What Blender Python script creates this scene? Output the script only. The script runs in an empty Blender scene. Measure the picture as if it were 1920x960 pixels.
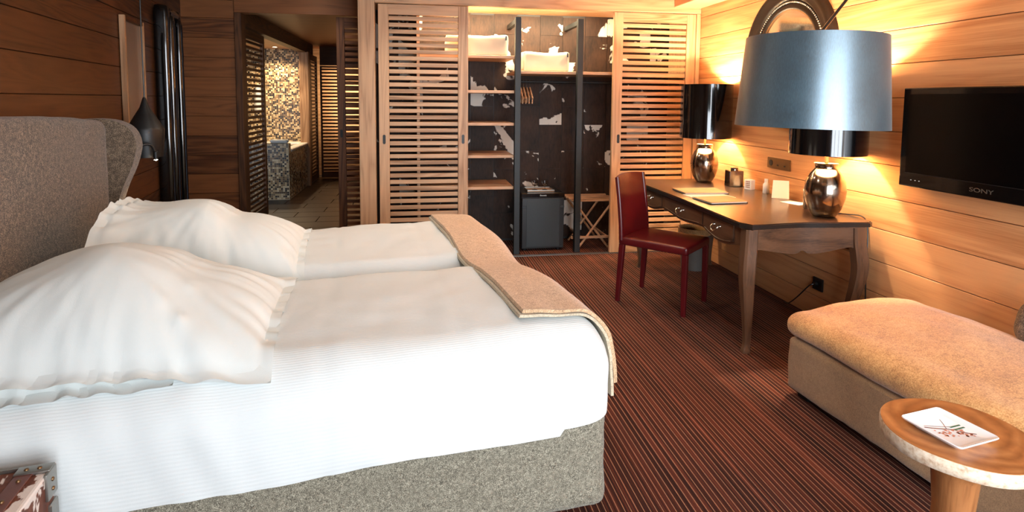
import bpy, bmesh, math, random
from mathutils import Vector, Matrix, noise
from mathutils.bvhtree import BVHTree
random.seed(7)
S = bpy.context.scene
COL = S.collection
PI = math.pi

# ------------------------------------------------------------------ camera
F_PX, YAW, PITCH, ROLL, CYP = 1080.12, .163759, .0824664, .0084766, 277.52
HC = 1.40
def cam_axes():
    cy, sy, cp, sp = math.cos(YAW), math.sin(YAW), math.cos(PITCH), math.sin(PITCH)
    f = Vector((sy*cp, cy*cp, -sp)); r = Vector((cy, -sy, 0)); u = r.cross(f)
    c, s = math.cos(ROLL), math.sin(ROLL)
    return r*c+u*s, u*c-r*s, f
r_, u_, f_ = cam_axes()
cd = bpy.data.cameras.new('camera'); cam = bpy.data.objects.new('camera', cd); COL.objects.link(cam)
cd.sensor_fit = 'HORIZONTAL'; cd.sensor_width = 36; cd.lens = F_PX/1920*36
cd.shift_y = -(480-CYP)/1920
cd.clip_start = .02
cam.matrix_world = Matrix(((r_.x, u_.x, -f_.x, 0), (r_.y, u_.y, -f_.y, 0), (r_.z, u_.z, -f_.z, HC), (0, 0, 0, 1)))
S.camera = cam

# ------------------------------------------------------------------ world, large lights, exposure
W = bpy.data.worlds.new('world'); S.world = W; W.use_nodes = True
W.node_tree.nodes['Background'].inputs[0].default_value = (.62, .76, 1, 1)
W.node_tree.nodes['Background'].inputs[1].default_value = 1.2
S.view_settings.view_transform = 'Standard'; S.view_settings.look = 'None'
S.view_settings.gamma = 1; S.view_settings.use_curve_mapping = False
S.view_settings.exposure = 0.75
def lamp(name, kind, loc, power, color, size=.05, size_y=None, rot=None, spot=None, parent=None):
    d = bpy.data.lights.new(name, kind); d.energy = power; d.color = color
    if kind == 'AREA':
        d.size = size
        if size_y: d.shape = 'RECTANGLE'; d.size_y = size_y
    else: d.shadow_soft_size = size
    if spot: d.spot_size = spot; d.spot_blend = .5
    o = bpy.data.objects.new(name, d); COL.objects.link(o); o.location = loc
    if rot: o.rotation_euler = rot
    if parent: o.parent = parent
    return o
# daylight outside the window behind the camera
lamp('daylight', 'AREA', (1.35, -1.25, 1.25), 138, (.88, .945, 1), 2.25, 2.1, (PI/2, 0, 0))

# ------------------------------------------------------------------ helpers
PHI = .15156
E1 = Vector((math.cos(PHI), math.sin(PHI), 0)); E2 = Vector((-math.sin(PHI), math.cos(PHI), 0))
def ew(a, b, z=0): return E1*a + E2*b + Vector((0, 0, z))
def srgb(r, g, b):
    f = lambda c: (c/255/12.92) if c/255 <= .04045 else ((c/255+.055)/1.055)**2.4
    return (f(r), f(g), f(b), 1)
def link(o, parent=None):
    COL.objects.link(o)
    if parent is not None: o.parent = parent
    return o
def thing(name, label, cat, loc=(0, 0, 0), rotz=0, group=None):
    o = bpy.data.objects.new(name, None); COL.objects.link(o); o.empty_display_size = .1
    o.location = loc; o.rotation_euler = (0, 0, rotz)
    tag(o, label, cat, group); return o
def tag(o, label, cat, group=None):
    o['label'] = label; o['category'] = cat
    if group: o['group'] = group
    return o
def struct(o, label=None, cat=None):
    o['kind'] = 'structure'
    if label: o['label'] = label
    if cat: o['category'] = cat
    return o
def mesh_of(bm, name, smooth=False, ang=None):
    bmesh.ops.recalc_face_normals(bm, faces=bm.faces)
    me = bpy.data.meshes.new(name); bm.to_mesh(me); bm.free()
    if smooth:
        for p in me.polygons: p.use_smooth = True
        if ang is not None: me.set_sharp_from_angle(angle=math.radians(ang))
    return me
def obj(name, bm, mat, parent=None, smooth=False, ang=40, loc=None, rotz=None):
    me = mesh_of(bm, name, smooth, ang); me.materials.append(mat)
    o = bpy.data.objects.new(name, me); link(o, parent)
    if loc is not None: o.location = loc
    if rotz is not None: o.rotation_euler[2] = rotz
    return o
def inst(name, me, parent=None, loc=(0, 0, 0), rot=None):
    o = bpy.data.objects.new(name, me); link(o, parent); o.location = loc
    if rot: o.rotation_euler = rot
    return o
def NB(): return bmesh.new()
def box(bm, x0, x1, y0, y1, z0, z1, bev=0, seg=1):
    m = Matrix.Translation(((x0+x1)/2, (y0+y1)/2, (z0+z1)/2)) @ Matrix.Diagonal((abs(x1-x0), abs(y1-y0), abs(z1-z0), 1))
    g = bmesh.ops.create_cube(bm, size=1, matrix=m)
    if bev:
        es = list({e for v in g['verts'] for e in v.link_edges})
        bmesh.ops.bevel(bm, geom=es, offset=bev, segments=seg, affect='EDGES', profile=.6)
    return bm
def bx(*a, **k): return box(NB(), *a, **k)
_mc = {}
def box_mesh(sx, sy, sz, mat, bev=.002, name='piece'):
    k = (round(sx, 4), round(sy, 4), round(sz, 4), mat.name, bev)
    if k not in _mc:
        me = mesh_of(bx(-sx/2, sx/2, -sy/2, sy/2, -sz/2, sz/2, bev=bev), name); me.materials.append(mat); _mc[k] = me
    return _mc[k]
def lathe(bm, prof, seg=48, cx=0, cy=0, axis='Z', closed=False):
    rings = []
    for (r, z) in prof:
        ring = []
        for i in range(seg):
            a = 2*PI*i/seg; c, s = r*math.cos(a), r*math.sin(a)
            if axis == 'Z': p = (cx+c, cy+s, z)
            elif axis == 'X': p = (z, cx+c, cy+s)
            else: p = (cx+c, z, cy+s)
            ring.append(bm.verts.new(p))
        rings.append(ring)
    n = len(rings)
    for k in range(n if closed else n-1):
        a, b = rings[k], rings[(k+1) % n]
        for i in range(seg):
            j = (i+1) % seg
            bm.faces.new((a[i], a[j], b[j], b[i]))
    if not closed:
        if prof[0][0] > 1e-5: bm.faces.new(list(reversed(rings[0])))
        if prof[-1][0] > 1e-5: bm.faces.new(rings[-1])
    bmesh.ops.remove_doubles(bm, verts=bm.verts, dist=1e-6)
    return bm
def tube(bm, pts, rad, seg=10, cap=True):
    pts = [Vector(p) for p in pts]; rings = []
    n = len(pts); up = None
    for i, p in enumerate(pts):
        t = (pts[min(i+1, n-1)]-pts[max(i-1, 0)]).normalized()
        if up is None: up = t.orthogonal().normalized()
        up = (up - t*up.dot(t)).normalized(); s = t.cross(up)
        R = rad[i] if isinstance(rad, (list, tuple)) else rad
        rings.append([bm.verts.new(p + (up*math.cos(2*PI*k/seg)+s*math.sin(2*PI*k/seg))*R) for k in range(seg)])
    for a, b in zip(rings, rings[1:]):
        for k in range(seg): bm.faces.new((a[k], a[(k+1) % seg], b[(k+1) % seg], b[k]))
    if cap: bm.faces.new(list(reversed(rings[0]))); bm.faces.new(rings[-1])
    return bm
def spline(pts, n=8):
    P = [Vector(p) for p in pts]; P = [P[0]*2-P[1]] + P + [P[-1]*2-P[-2]]; out = []
    for i in range(1, len(P)-2):
        for k in range(n):
            t = k/n; a, b, c, d = P[i-1], P[i], P[i+1], P[i+2]
            out.append(.5*((2*b)+(c-a)*t+(2*a-5*b+4*c-d)*t*t+(3*b-a-3*c+d)*t**3))
    out.append(P[-2]); return out
def prism(bm, outline, z0, z1, tf=None):
    tf = tf or (lambda x, y, z: (x, y, z))
    a = [bm.verts.new(tf(x, y, z0)) for x, y in outline]; b = [bm.verts.new(tf(x, y, z1)) for x, y in outline]
    n = len(outline)
    bm.faces.new(list(reversed(a))); bm.faces.new(b)
    for i in range(n): bm.faces.new((a[i], a[(i+1) % n], b[(i+1) % n], b[i]))
    return bm
def strip(bm, top, bot, thick):
    """curved panel: lists of matching points top/bot, thickened along vector thick(i)"""
    n = len(top); T = [bm.verts.new(p) for p in top]; B = [bm.verts.new(p) for p in bot]
    T2 = [bm.verts.new(Vector(p)+thick) for p in top]; B2 = [bm.verts.new(Vector(p)+thick) for p in bot]
    for i in range(n-1):
        bm.faces.new((T[i], T[i+1], B[i+1], B[i])); bm.faces.new((T2[i+1], T2[i], B2[i], B2[i+1]))
        bm.faces.new((T[i+1], T[i], T2[i], T2[i+1])); bm.faces.new((B[i], B[i+1], B2[i+1], B2[i]))
    bm.faces.new((T[0], B[0], B2[0], T2[0])); bm.faces.new((B[-1], T[-1], T2[-1], B2[-1]))
    return bm
def soft(bm, lo, hi, r, n, fn=None):
    """rounded box from a lattice on the cube surface; r = radius per axis"""
    lo, hi, r = Vector(lo), Vector(hi), Vector(r)
    sp = [[.5*(i/k)+.5*(.5-.5*math.cos(PI*i/k)) for i in range(k+1)] for k in n]
    vd = {}
    def V(i, j, k):
        key = (i, j, k)
        if key in vd: return vd[key]
        p = Vector((lo.x+(hi.x-lo.x)*sp[0][i], lo.y+(hi.y-lo.y)*sp[1][j], lo.z+(hi.z-lo.z)*sp[2][k]))
        q = Vector([min(max(p[a], lo[a]+r[a]), hi[a]-r[a]) for a in range(3)])
        d = Vector([(p[a]-q[a])/r[a] if r[a] > 0 else 0 for a in range(3)])
        if d.length > 1e-6:
            m = max(abs(d.x), abs(d.y), abs(d.z)); d = d.normalized()*m
        nrm = d.normalized() if d.length > 1e-6 else Vector((0, 0, 1))
        p = Vector([q[a]+d[a]*r[a] for a in range(3)])
        if fn: p = fn(p, nrm)
        vd[key] = bm.verts.new(p); return vd[key]
    a, b, c = n
    for i in range(a):
        for j in range(b):
            for k in (0, c): bm.faces.new((V(i, j, k), V(i+1, j, k), V(i+1, j+1, k), V(i, j+1, k)))
    for i in range(a):
        for k in range(c):
            for j in (0, b): bm.faces.new((V(i, j, k), V(i+1, j, k), V(i+1, j, k+1), V(i, j, k+1)))
    for j in range(b):
        for k in range(c):
            for i in (0, a): bm.faces.new((V(i, j, k), V(i, j+1, k), V(i, j+1, k+1), V(i, j, k+1)))
    return bm
def text(name, body, size, mat, parent, loc, rot, depth=.0006):
    c = bpy.data.curves.new(name, 'FONT'); c.body = body; c.size = size; c.extrude = depth; c.align_x = 'CENTER'; c.align_y = 'CENTER'
    t = bpy.data.objects.new(name+'_curve', c); COL.objects.link(t)
    bpy.context.view_layer.update()
    me = bpy.data.meshes.new_from_object(t.evaluated_get(bpy.context.evaluated_depsgraph_get()))
    bpy.data.objects.remove(t); me.materials.clear(); me.materials.append(mat)
    o = bpy.data.objects.new(name, me); link(o, parent); o.location = loc; o.rotation_euler = rot
    return o

# ------------------------------------------------------------------ materials
def newmat(name):
    m = bpy.data.materials.new(name); m.use_nodes = True; nt = m.node_tree
    return m, nt, nt.nodes['Principled BSDF']
class NT:
    def __init__(s, nt): s.nt = nt
    def n(s, t, **k):
        nd = s.nt.nodes.new(t)
        for a, v in k.items(): setattr(nd, a, v)
        return nd
    def l(s, a, b): s.nt.links.new(a, b)
    def math(s, op, a, b=None, c=None):
        nd = s.n('ShaderNodeMath', operation=op)
        for i, v in enumerate((a, b, c)):
            if v is None: continue
            if isinstance(v, (int, float)): nd.inputs[i].default_value = v
            else: s.l(v, nd.inputs[i])
        return nd.outputs[0]
    def ramp(s, fac, stops, interp='LINEAR'):
        nd = s.n('ShaderNodeValToRGB'); cr = nd.color_ramp; cr.interpolation = interp
        while len(cr.elements) < len(stops): cr.elements.new(.5)
        for e, (p, c) in zip(cr.elements, stops): e.position = p; e.color = c
        s.l(fac, nd.inputs[0]); return nd.outputs[0]
    def coords(s, scale=(1, 1, 1), rand=True):
        tc = s.n('ShaderNodeTexCoord'); v = tc.outputs['Object']
        if rand:
            oi = s.n('ShaderNodeObjectInfo'); m = s.n('ShaderNodeVectorMath', operation='SCALE')
            m.inputs[0].default_value = (37, 23, 11); s.l(oi.outputs['Random'], m.inputs['Scale'])
            ad = s.n('ShaderNodeVectorMath', operation='ADD'); s.l(v, ad.inputs[0]); s.l(m.outputs[0], ad.inputs[1]); v = ad.outputs[0]
        mp = s.n('ShaderNodeMapping'); mp.inputs['Scale'].default_value = scale; s.l(v, mp.inputs[0])
        return mp.outputs[0]
    def noise(s, vec, scale=1, detail=3, rough=.55, dist=0):
        nd = s.n('ShaderNodeTexNoise'); nd.inputs['Scale'].default_value = scale; nd.inputs['Detail'].default_value = detail
        nd.inputs['Roughness'].default_value = rough; nd.inputs['Distortion'].default_value = dist; s.l(vec, nd.inputs['Vector'])
        return nd.outputs['Fac']
    def bump(s, h, bsdf, strength=.3, dist=.002):
        nd = s.n('ShaderNodeBump'); nd.inputs['Strength'].default_value = strength; nd.inputs['Distance'].default_value = dist
        s.l(h, nd.inputs['Height']); s.l(nd.outputs[0], bsdf.inputs['Normal'])
def plain(name, col, rough=.5, metal=0, **k):
    m, nt, b = newmat(name); b.inputs['Base Color'].default_value = col; b.inputs['Roughness'].default_value = rough; b.inputs['Metallic'].default_value = metal
    for a, v in k.items(): b.inputs[a.replace('_', ' ')].default_value = v
    N = NT(nt); h = N.noise(N.coords(), 90, 3); rr = N.math('MULTIPLY_ADD', h, .12, rough-.06); N.l(rr, b.inputs['Roughness'])
    return m
def wood(name, dark, light, axis='X', rough=.45, tone=.35, rings=9, fine=150, spec=.4, coat=0):
    m, nt, b = newmat(name); N = NT(nt)
    a = 'XYZ'.index(axis)
    sA = [7, 7, 7]; sA[a] = .55
    sB = [fine]*3; sB[a] = 3.0
    A = N.noise(N.coords(sA), 1, 2, .5, .35)
    bands = N.math('PINGPONG', N.math('MULTIPLY', A, rings), .5)
    Bf = N.noise(N.coords(sB), 1, 3, .6)
    oi = N.n('ShaderNodeObjectInfo')
    fac = N.math('MULTIPLY_ADD', bands, .55, N.math('MULTIPLY', Bf, .55))
    fac = N.math('ADD', fac, N.math('MULTIPLY_ADD', oi.outputs['Random'], tone, -tone/2))
    N.l(N.ramp(fac, [(.12, dark), (.42, tuple((dark[i]+2*light[i])/3 for i in range(4))), (.85, light)]), b.inputs['Base Color'])
    b.inputs['Roughness'].default_value = rough; b.inputs['Specular IOR Level'].default_value = spec
    b.inputs['Coat Weight'].default_value = coat; b.inputs['Coat Roughness'].default_value = .25
    N.bump(fac, b, .12, .002)
    return m
def speckle(name, stops, scale=500, rough=.9, bump=.4, sheen=.2, big=None):
    m, nt, b = newmat(name); N = NT(nt)
    v = N.coords(rand=False)
    h = N.noise(v, scale, 2, .7); g = N.noise(v, scale*.23, 2, .6)
    f = N.math('MULTIPLY_ADD', h, .75, N.math('MULTIPLY', g, .25))
    if big: f = N.math('ADD', f, N.math('MULTIPLY_ADD', N.noise(v, big, 3), .3, -.15))
    N.l(N.ramp(f, stops), b.inputs['Base Color']); b.inputs['Roughness'].default_value = rough
    b.inputs['Sheen Weight'].default_value = sheen
    N.bump(h, b, bump, .002); return m
def emis(name, col, strength):
    m, nt, b = newmat(name); b.inputs['Emission Color'].default_value = col; b.inputs['Emission Strength'].default_value = strength
    b.inputs['Base Color'].default_value = col; return m
M = {}
LD, LL = srgb(148, 108, 74), srgb(212, 172, 134)
DD, DL = srgb(46, 27, 15), srgb(108, 68, 38)
for ax in 'XYZ':
    M['oak'+ax] = wood('oak_wood_'+ax, LD, LL, ax)
    M['dark'+ax] = wood('stained_wood_'+ax, DD, DL, ax, rough=.5, tone=.3, rings=14)
    M['mid'+ax] = wood('brown_wood_'+ax, srgb(78, 44, 23), srgb(146, 92, 53), ax, tone=.4)
    M['shelf'+ax] = wood('shelf_wood_'+ax, srgb(150, 108, 76), srgb(214, 172, 134), ax, tone=.15)
    M['desk'+ax] = wood('walnut_wood_'+ax, srgb(44, 29, 20), srgb(110, 78, 56), ax, rough=.45, tone=.12, rings=5, fine=220)
M['cedar'] = wood('larch_planks', srgb(168, 112, 66), srgb(222, 168, 112), 'Y', rough=.42, tone=.22, rings=8)
M['desktop'] = wood('desk_top_wood', srgb(24, 15, 10), srgb(54, 34, 22), 'Y', rough=.28, tone=.05, rings=4, spec=.5, coat=.5)
def m_carpet():
    m, nt, b = newmat('striped_carpet'); N = NT(nt)
    tc = N.n('ShaderNodeTexCoord'); sx = N.n('ShaderNodeSeparateXYZ'); N.l(tc.outputs['Object'], sx.inputs[0])
    x = sx.outputs[0]
    wn = N.n('ShaderNodeTexWhiteNoise', noise_dimensions='1D'); N.l(N.math('FLOOR', N.math('MULTIPLY', x, 160)), wn.inputs['W'])
    slow = N.n('ShaderNodeTexNoise', noise_dimensions='1D'); slow.inputs['Scale'].default_value = 9; slow.inputs['Detail'].default_value = 3; N.l(x, slow.inputs['W'])
    f = N.math('MULTIPLY_ADD', wn.outputs[0], .6, N.math('MULTIPLY', slow.outputs[0], .4))
    base = N.ramp(f, [(.1, srgb(40, 22, 20)), (.45, srgb(64, 34, 28)), (.75, srgb(88, 44, 34)), (.95, srgb(108, 58, 42))])
    ph = N.math('FRACT', N.math('MULTIPLY', x, 46)); ln = N.math('LESS_THAN', ph, .14)
    fib = N.noise(N.coords((900, 160, 900), False), 1, 2)
    ln2 = N.math('MULTIPLY', ln, N.math('MULTIPLY_ADD', fib, 1.2, .1))
    mx = N.n('ShaderNodeMix', data_type='RGBA'); N.l(ln2, mx.inputs[0]); N.l(base, mx.inputs[6]); mx.inputs[7].default_value = srgb(186, 140, 110)
    wear = N.noise(N.coords((1, 1, 1), False), 2.2, 4)
    hs = N.n('ShaderNodeHueSaturation'); N.l(mx.outputs[2], hs.inputs['Color']); N.l(N.math('MULTIPLY_ADD', wear, .9, .5), hs.inputs['Value'])
    N.l(hs.outputs[0], b.inputs['Base Color']); b.inputs['Roughness'].default_value = .95; b.inputs['Specular IOR Level'].default_value = .15
    N.bump(N.math('ADD', fib, N.math('MULTIPLY', ph, .6)), b, .5, .004); return m
M['carpet'] = m_carpet()
def m_hide(name='cow_hide', white=.60, dk=srgb(24, 18, 16), br=srgb(74, 48, 34), wh=srgb(226, 220, 208), scale=3.6, spread=.16):
    m, nt, b = newmat(name); N = NT(nt)
    v = N.coords((1, 1, 1)); n1 = N.noise(v, scale, 4, .55, .5)
    hair = N.noise(N.coords((60, 60, 16)), 1, 3, .6); n2 = N.noise(v, scale*1.3, 3)
    brown = N.ramp(N.math('MULTIPLY_ADD', hair, .5, N.math('MULTIPLY', n2, .6)), [(.3, dk), (.8, br)])
    oi = N.n('ShaderNodeObjectInfo'); wn = N.n('ShaderNodeTexWhiteNoise', noise_dimensions='1D'); N.l(N.math('MULTIPLY', oi.outputs['Random'], 77), wn.inputs['W'])
    n1 = N.math('ADD', n1, N.math('MULTIPLY_ADD', wn.outputs[0], spread, -spread/2))
    t = N.ramp(n1, [(white, (0, 0, 0, 1)), (white+.015, (1, 1, 1, 1))])
    mx = N.n('ShaderNodeMix', data_type='RGBA'); N.l(t, mx.inputs[0]); N.l(brown, mx.inputs[6]); mx.inputs[7].default_value = wh
    N.l(mx.outputs[2], b.inputs['Base Color']); b.inputs['Roughness'].default_value = .6; b.inputs['Specular IOR Level'].default_value = .25
    N.bump(hair, b, .3, .003); return m
M['hide'] = m_hide(white=.605, dk=srgb(15, 12, 11), br=srgb(66, 45, 33), wh=srgb(206, 204, 196))
M['trunk_hide'] = m_hide('trunk_cow_hide', .53, srgb(70, 34, 26), srgb(128, 78, 58), srgb(226, 214, 206), 9, 0)
M['tweed'] = speckle('grey_tweed', [(.36, srgb(56, 52, 43)), (.5, srgb(116, 110, 94)), (.66, srgb(184, 178, 158))], 420, bump=.5)
M['tweed_brown'] = speckle('brown_tweed', [(.36, srgb(38, 31, 25)), (.5, srgb(92, 78, 64)), (.64, srgb(158, 138, 116))], 240, bump=.5)
M['suede'] = speckle('tan_suede', [(.3, srgb(152, 100, 50)), (.5, srgb(206, 152, 88)), (.7, srgb(232, 188, 126))], 200, rough=.9, bump=.25, sheen=.4, big=6)
M['suede_skirt'] = speckle('taupe_suede', [(.3, srgb(124, 94, 62)), (.55, srgb(160, 124, 86)), (.8, srgb(184, 150, 112))], 300, bump=.2, sheen=.3, big=4)
def m_linen(name, col, stripe=True):
    m, nt, b = newmat(name); N = NT(nt); b.inputs['Base Color'].default_value = col; b.inputs['Roughness'].default_value = .85
    b.inputs['Sheen Weight'].default_value = .15; b.inputs['Specular IOR Level'].default_value = .2
    h = N.noise(N.coords((1, 1, 1), False), 700, 2)
    w = N.noise(N.coords((1, 1, 1), False), 9, 4, .5, .4)
    if stripe:
        tc = N.n('ShaderNodeTexCoord'); sx = N.n('ShaderNodeSeparateXYZ'); N.l(tc.outputs['Object'], sx.inputs[0])
        h = N.math('MULTIPLY_ADD', N.math('SINE', N.math('MULTIPLY', N.math('ADD', sx.outputs[1], sx.outputs[2]), 2*PI/.011)), .35, h)
    N.bump(N.math('MULTIPLY_ADD', w, 3, h), b, .35, .0015); return m
M['linen'] = m_linen('white_striped_linen', srgb(211, 216, 215)); M['pillowcase'] = m_linen('white_cotton', srgb(213, 218, 215), False)
M['felt'] = m_linen('cream_felt', srgb(206, 198, 180), False)
M['throw'] = speckle('camel_wool', [(.3, srgb(128, 100, 72)), (.5, srgb(190, 156, 120)), (.7, srgb(226, 198, 162))], 230, bump=.8, sheen=.3)
M['throw_under'] = speckle('beige_wool', [(.3, srgb(140, 126, 104)), (.55, srgb(196, 182, 156)), (.8, srgb(222, 210, 188))], 330, bump=.7)
def m_leather(name, col, rough=.35):
    m, nt, b = newmat(name); N = NT(nt); v = N.coords(rand=False)
    n1 = N.noise(v, 5, 3); n2 = N.noise(v, 420, 2)
    N.l(N.ramp(n1, [(.3, tuple(c*.7 for c in col[:3])+(1,)), (.7, col)]), b.inputs['Base Color']); b.inputs['Roughness'].default_value = rough
    N.bump(n2, b, .12, .001); return m
M['red_leather'] = m_leather('oxblood_leather', srgb(84, 14, 20), .28)
M['brown_leather'] = m_leather('brown_leather', srgb(112, 60, 46), .35)
M['tan_leather'] = m_leather('tan_leather', srgb(176, 140, 104), .45)
M['black_leather'] = m_leather('black_leather', srgb(26, 24, 24), .3)
M['black_gloss'] = plain('black_lacquer', srgb(10, 10, 11), .12, Coat_Weight=.6, Coat_Roughness=.05)
M['black_matt'] = plain('black_paint', srgb(18, 19, 20), .45)
M['post_black'] = plain('black_steel', srgb(16, 20, 22), .5)
M['black_plastic'] = plain('black_plastic', srgb(20, 21, 22), .35)
M['tvglass'] = plain('screen_glass', srgb(4, 4, 5), .16, Specular_IOR_Level=.3)
M['fridge_door'] = plain('anthracite_panel', srgb(36, 42, 45), .5, .1)
M['pewter'] = plain('mercury_metal', srgb(146, 134, 122), .15, 1)
M['chrome'] = plain('chrome', srgb(200, 200, 200), .15, 1)
M['steel'] = plain('aged_steel', srgb(150, 148, 142), .38, .9)
M['brass'] = plain('old_brass', srgb(120, 92, 62), .45, .8)
M['silver_handle'] = plain('silver', srgb(200, 190, 176), .25, 1)
M['shade_in'] = plain('gold_lining', srgb(240, 214, 170), .5)
M['white_card'] = plain('white_card', srgb(240, 238, 232), .6)
M['white_paint'] = plain('white_enamel', srgb(236, 232, 224), .35)
M['ceramic'] = plain('white_ceramic', srgb(240, 242, 244), .15)
M['grout'] = plain('grout', srgb(196, 180, 150), .9)
M['mirror'] = plain('mirror_glass', srgb(225, 225, 220), .07, 1)
M['picture'] = plain('frosted_print', srgb(142, 122, 104), .2)
M['branch'] = plain('brown_print', srgb(120, 62, 44), .4); M['leafp'] = plain('green_print', srgb(76, 124, 92), .4); M['blossom'] = plain('coral_print', srgb(214, 140, 112), .4)
M['wicker'] = speckle('wicker', [(.3, srgb(120, 84, 48)), (.6, srgb(196, 152, 98)), (.8, srgb(220, 184, 132))], 160, bump=.8)
M['bin_grey'] = plain('grey_bin', srgb(98, 94, 90), .6)
M['soap'] = plain('frosted_white', srgb(238, 236, 230), .4)
M['glow'] = emis('lamp_bulb', (1, .62, .3, 1), 25); M['spot_glow'] = emis('downlight', (1, .72, .42, 1), 25); M['read_glow'] = emis('reading_bulb', (1, .78, .5, 1), 60)
M['led_strip'] = emis('led_strip', (1, .74, .4, 1), 6)
M['tile'] = plain('slate_tile', srgb(52, 42, 33), .4)
M['tile_grout'] = plain('tile_grout', srgb(104, 86, 64), .8)
def m_satin():
    m, nt, b = newmat('blue_satin'); N = NT(nt)
    h = N.noise(N.coords((400, 400, 60), False), 1, 2); g = N.noise(N.coords(rand=False), 6, 3)
    N.l(N.ramp(N.math('MULTIPLY_ADD', h, .5, N.math('MULTIPLY', g, .5)), [(.3, srgb(48, 74, 88)), (.7, srgb(82, 116, 132))]), b.inputs['Base Color'])
    b.inputs['Metallic'].default_value = .55; b.inputs['Roughness'].default_value = .36; b.inputs['Coat Weight'].default_value = .9; b.inputs['Coat Roughness'].default_value = .36; b.inputs['Coat IOR'].default_value = 1.9; b.inputs['Sheen Weight'].default_value = .3
    N.bump(h, b, .15, .001); return m
M['satin'] = m_satin()
def m_mosaic():
    m, nt, b = newmat('mosaic_tiles'); N = NT(nt); g = N.n('ShaderNodeNewGeometry')
    N.l(N.ramp(g.outputs['Random Per Island'], [(0, srgb(34, 27, 22)), (.2, srgb(86, 66, 44)), (.38, srgb(150, 122, 84)), (.55, srgb(204, 180, 136)), (.75, srgb(230, 212, 174)), (.9, srgb(128, 110, 84))], 'CONSTANT'), b.inputs['Base Color'])
    b.inputs['Roughness'].default_value = .2; return m
M['mosaic'] = m_mosaic()
def m_glass():
    m, nt, b = newmat('window_glass'); N = NT(nt); nt.nodes.remove(b); out = nt.nodes['Material Output']
    t = N.n('ShaderNodeBsdfTransparent'); g = N.n('ShaderNodeBsdfGlossy'); g.inputs['Roughness'].default_value = .02
    fr = N.n('ShaderNodeFresnel'); fr.inputs[0].default_value = 1.25; mx = N.n('ShaderNodeMixShader')
    N.l(fr.outputs[0], mx.inputs[0]); N.l(t.outputs[0], mx.inputs[1]); N.l(g.outputs[0], mx.inputs[2]); N.l(mx.outputs[0], out.inputs[0]); return m
M['glass'] = m_glass()
def m_slice():
    m, nt, b = newmat('tree_slice_wood'); N = NT(nt)
    v = N.coords((1, 1, .3), False); sp = N.n('ShaderNodeVectorMath', operation='LENGTH')
    ad = N.n('ShaderNodeVectorMath', operation='ADD'); ad.inputs[1].default_value = (-.05, -.03, 0); N.l(v, ad.inputs[0]); N.l(ad.outputs[0], sp.inputs[0])
    nz = N.noise(v, 4, 3); rad = N.math('MULTIPLY_ADD', nz, .09, sp.outputs['Value'])
    f = N.math('PINGPONG', N.math('MULTIPLY', rad, 34), .5)
    N.l(N.ramp(N.math('MULTIPLY_ADD', f, .7, N.math('MULTIPLY', N.noise(v, 30, 3), .5)), [(.1, srgb(140, 84, 44)), (.5, srgb(176, 116, 66)), (.9, srgb(204, 148, 94))]), b.inputs['Base Color'])
    b.inputs['Roughness'].default_value = .35; return m
M['slice'] = m_slice()
M['bark'] = speckle('pale_bark_edge', [(.3, srgb(176, 140, 110)), (.5, srgb(216, 194, 168)), (.7, srgb(232, 216, 196))], 60, bump=.3, sheen=0)
M['table_leg'] = wood('waxed_leg_wood', srgb(120, 72, 40), srgb(170, 112, 66), 'Z', rough=.35, coat=.3)

# ------------------------------------------------------------------ the setting
XR, YB, YL, ZC = 2.565, 5.04, 5.85, 2.42          # right wall, wardrobe front, recess wall, ceiling
LW = -1.25                                         # left wall (e1)
c_bl = ew(LW, 6.1); c_bl.x = -2.165
struct(obj('floor', bx(-3.2, 3.0, -1.1, YL, -.06, 0), M['carpet']), 'striped rust and maroon carpet of the bedroom', 'floor')
JO = .144                                          # plank joints
def plank_wall(name, label, length, place, mat, zs, thick=.02, back=.08):
    """a backing slab with one object for each plank; place(o) puts the root; local x (or y) runs along the wall"""
    root = obj(name, bx(-length/2, length/2, thick, thick+back, 0, ZC), mat)
    struct(root, label, 'wall'); place(root)
    for a, b in zip(zs, zs[1:]):
        inst('plank', box_mesh(length, thick, b-a-.004, mat, .0015, 'plank'), root, (0, thick/2, (a+b)/2))
    return root
zsR = [0.0] + [JO+.1838*k for k in range(13)]; zsR[-1] = min(zsR[-1], ZC)
zsL = [0.0] + [JO-.02+.1838*k for k in range(13)]
wl = YB+1.0+.1
M['cedarX'] = wood('larch_plank', srgb(176, 120, 76), srgb(222, 172, 122), 'X', rough=.45, tone=.25, rings=5)
def pr(o): o.location = (XR, -1.1+wl/2, 0); o.rotation_euler[2] = -PI/2
plank_wall('wall_right', 'right wall of wide pale larch planks behind the desk', wl, pr, M['cedarX'], zsR)
ll = 7.05
def pl(o): p = ew(LW, 6.13-ll/2); o.location = p; o.rotation_euler[2] = PHI+PI/2
plank_wall('wall_left', 'left wall of dark planks behind the headboard', ll, pl, M['darkX'], zsL)  # planks in a darker wood than on the right wall
def pb(o): o.location = (-1.93, YL, 0)
plank_wall('wall_back', 'short plank wall between the black mirror and the bathroom doorway', .5, pb, M['midX'], zsL)
# ceiling, with a soffit along the right wall
ce = struct(obj('ceiling', bx(-3.2, 2.8, -1.15, YL+.1, ZC, ZC+.08), M['oakX']), 'wooden ceiling', 'ceiling')
for k in range(18): inst('board', box_mesh(5.9, .33, .012, M['oakX'], .002, 'board'), ce, (-.25, -.9+.375*k+.05, ZC-.006))
struct(obj('trim_1', bx(2.30, XR, -1.0, YB, 2.25, ZC-.012, bev=.004), M['oakY']), 'wooden soffit along the top of the right wall', 'trim')
struct(obj('trim_2', bx(-2.2, -1.70, YL-.10, YL, 2.31, ZC-.012, bev=.004), M['darkX']), 'dark beam above the short plank wall', 'trim')
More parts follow.
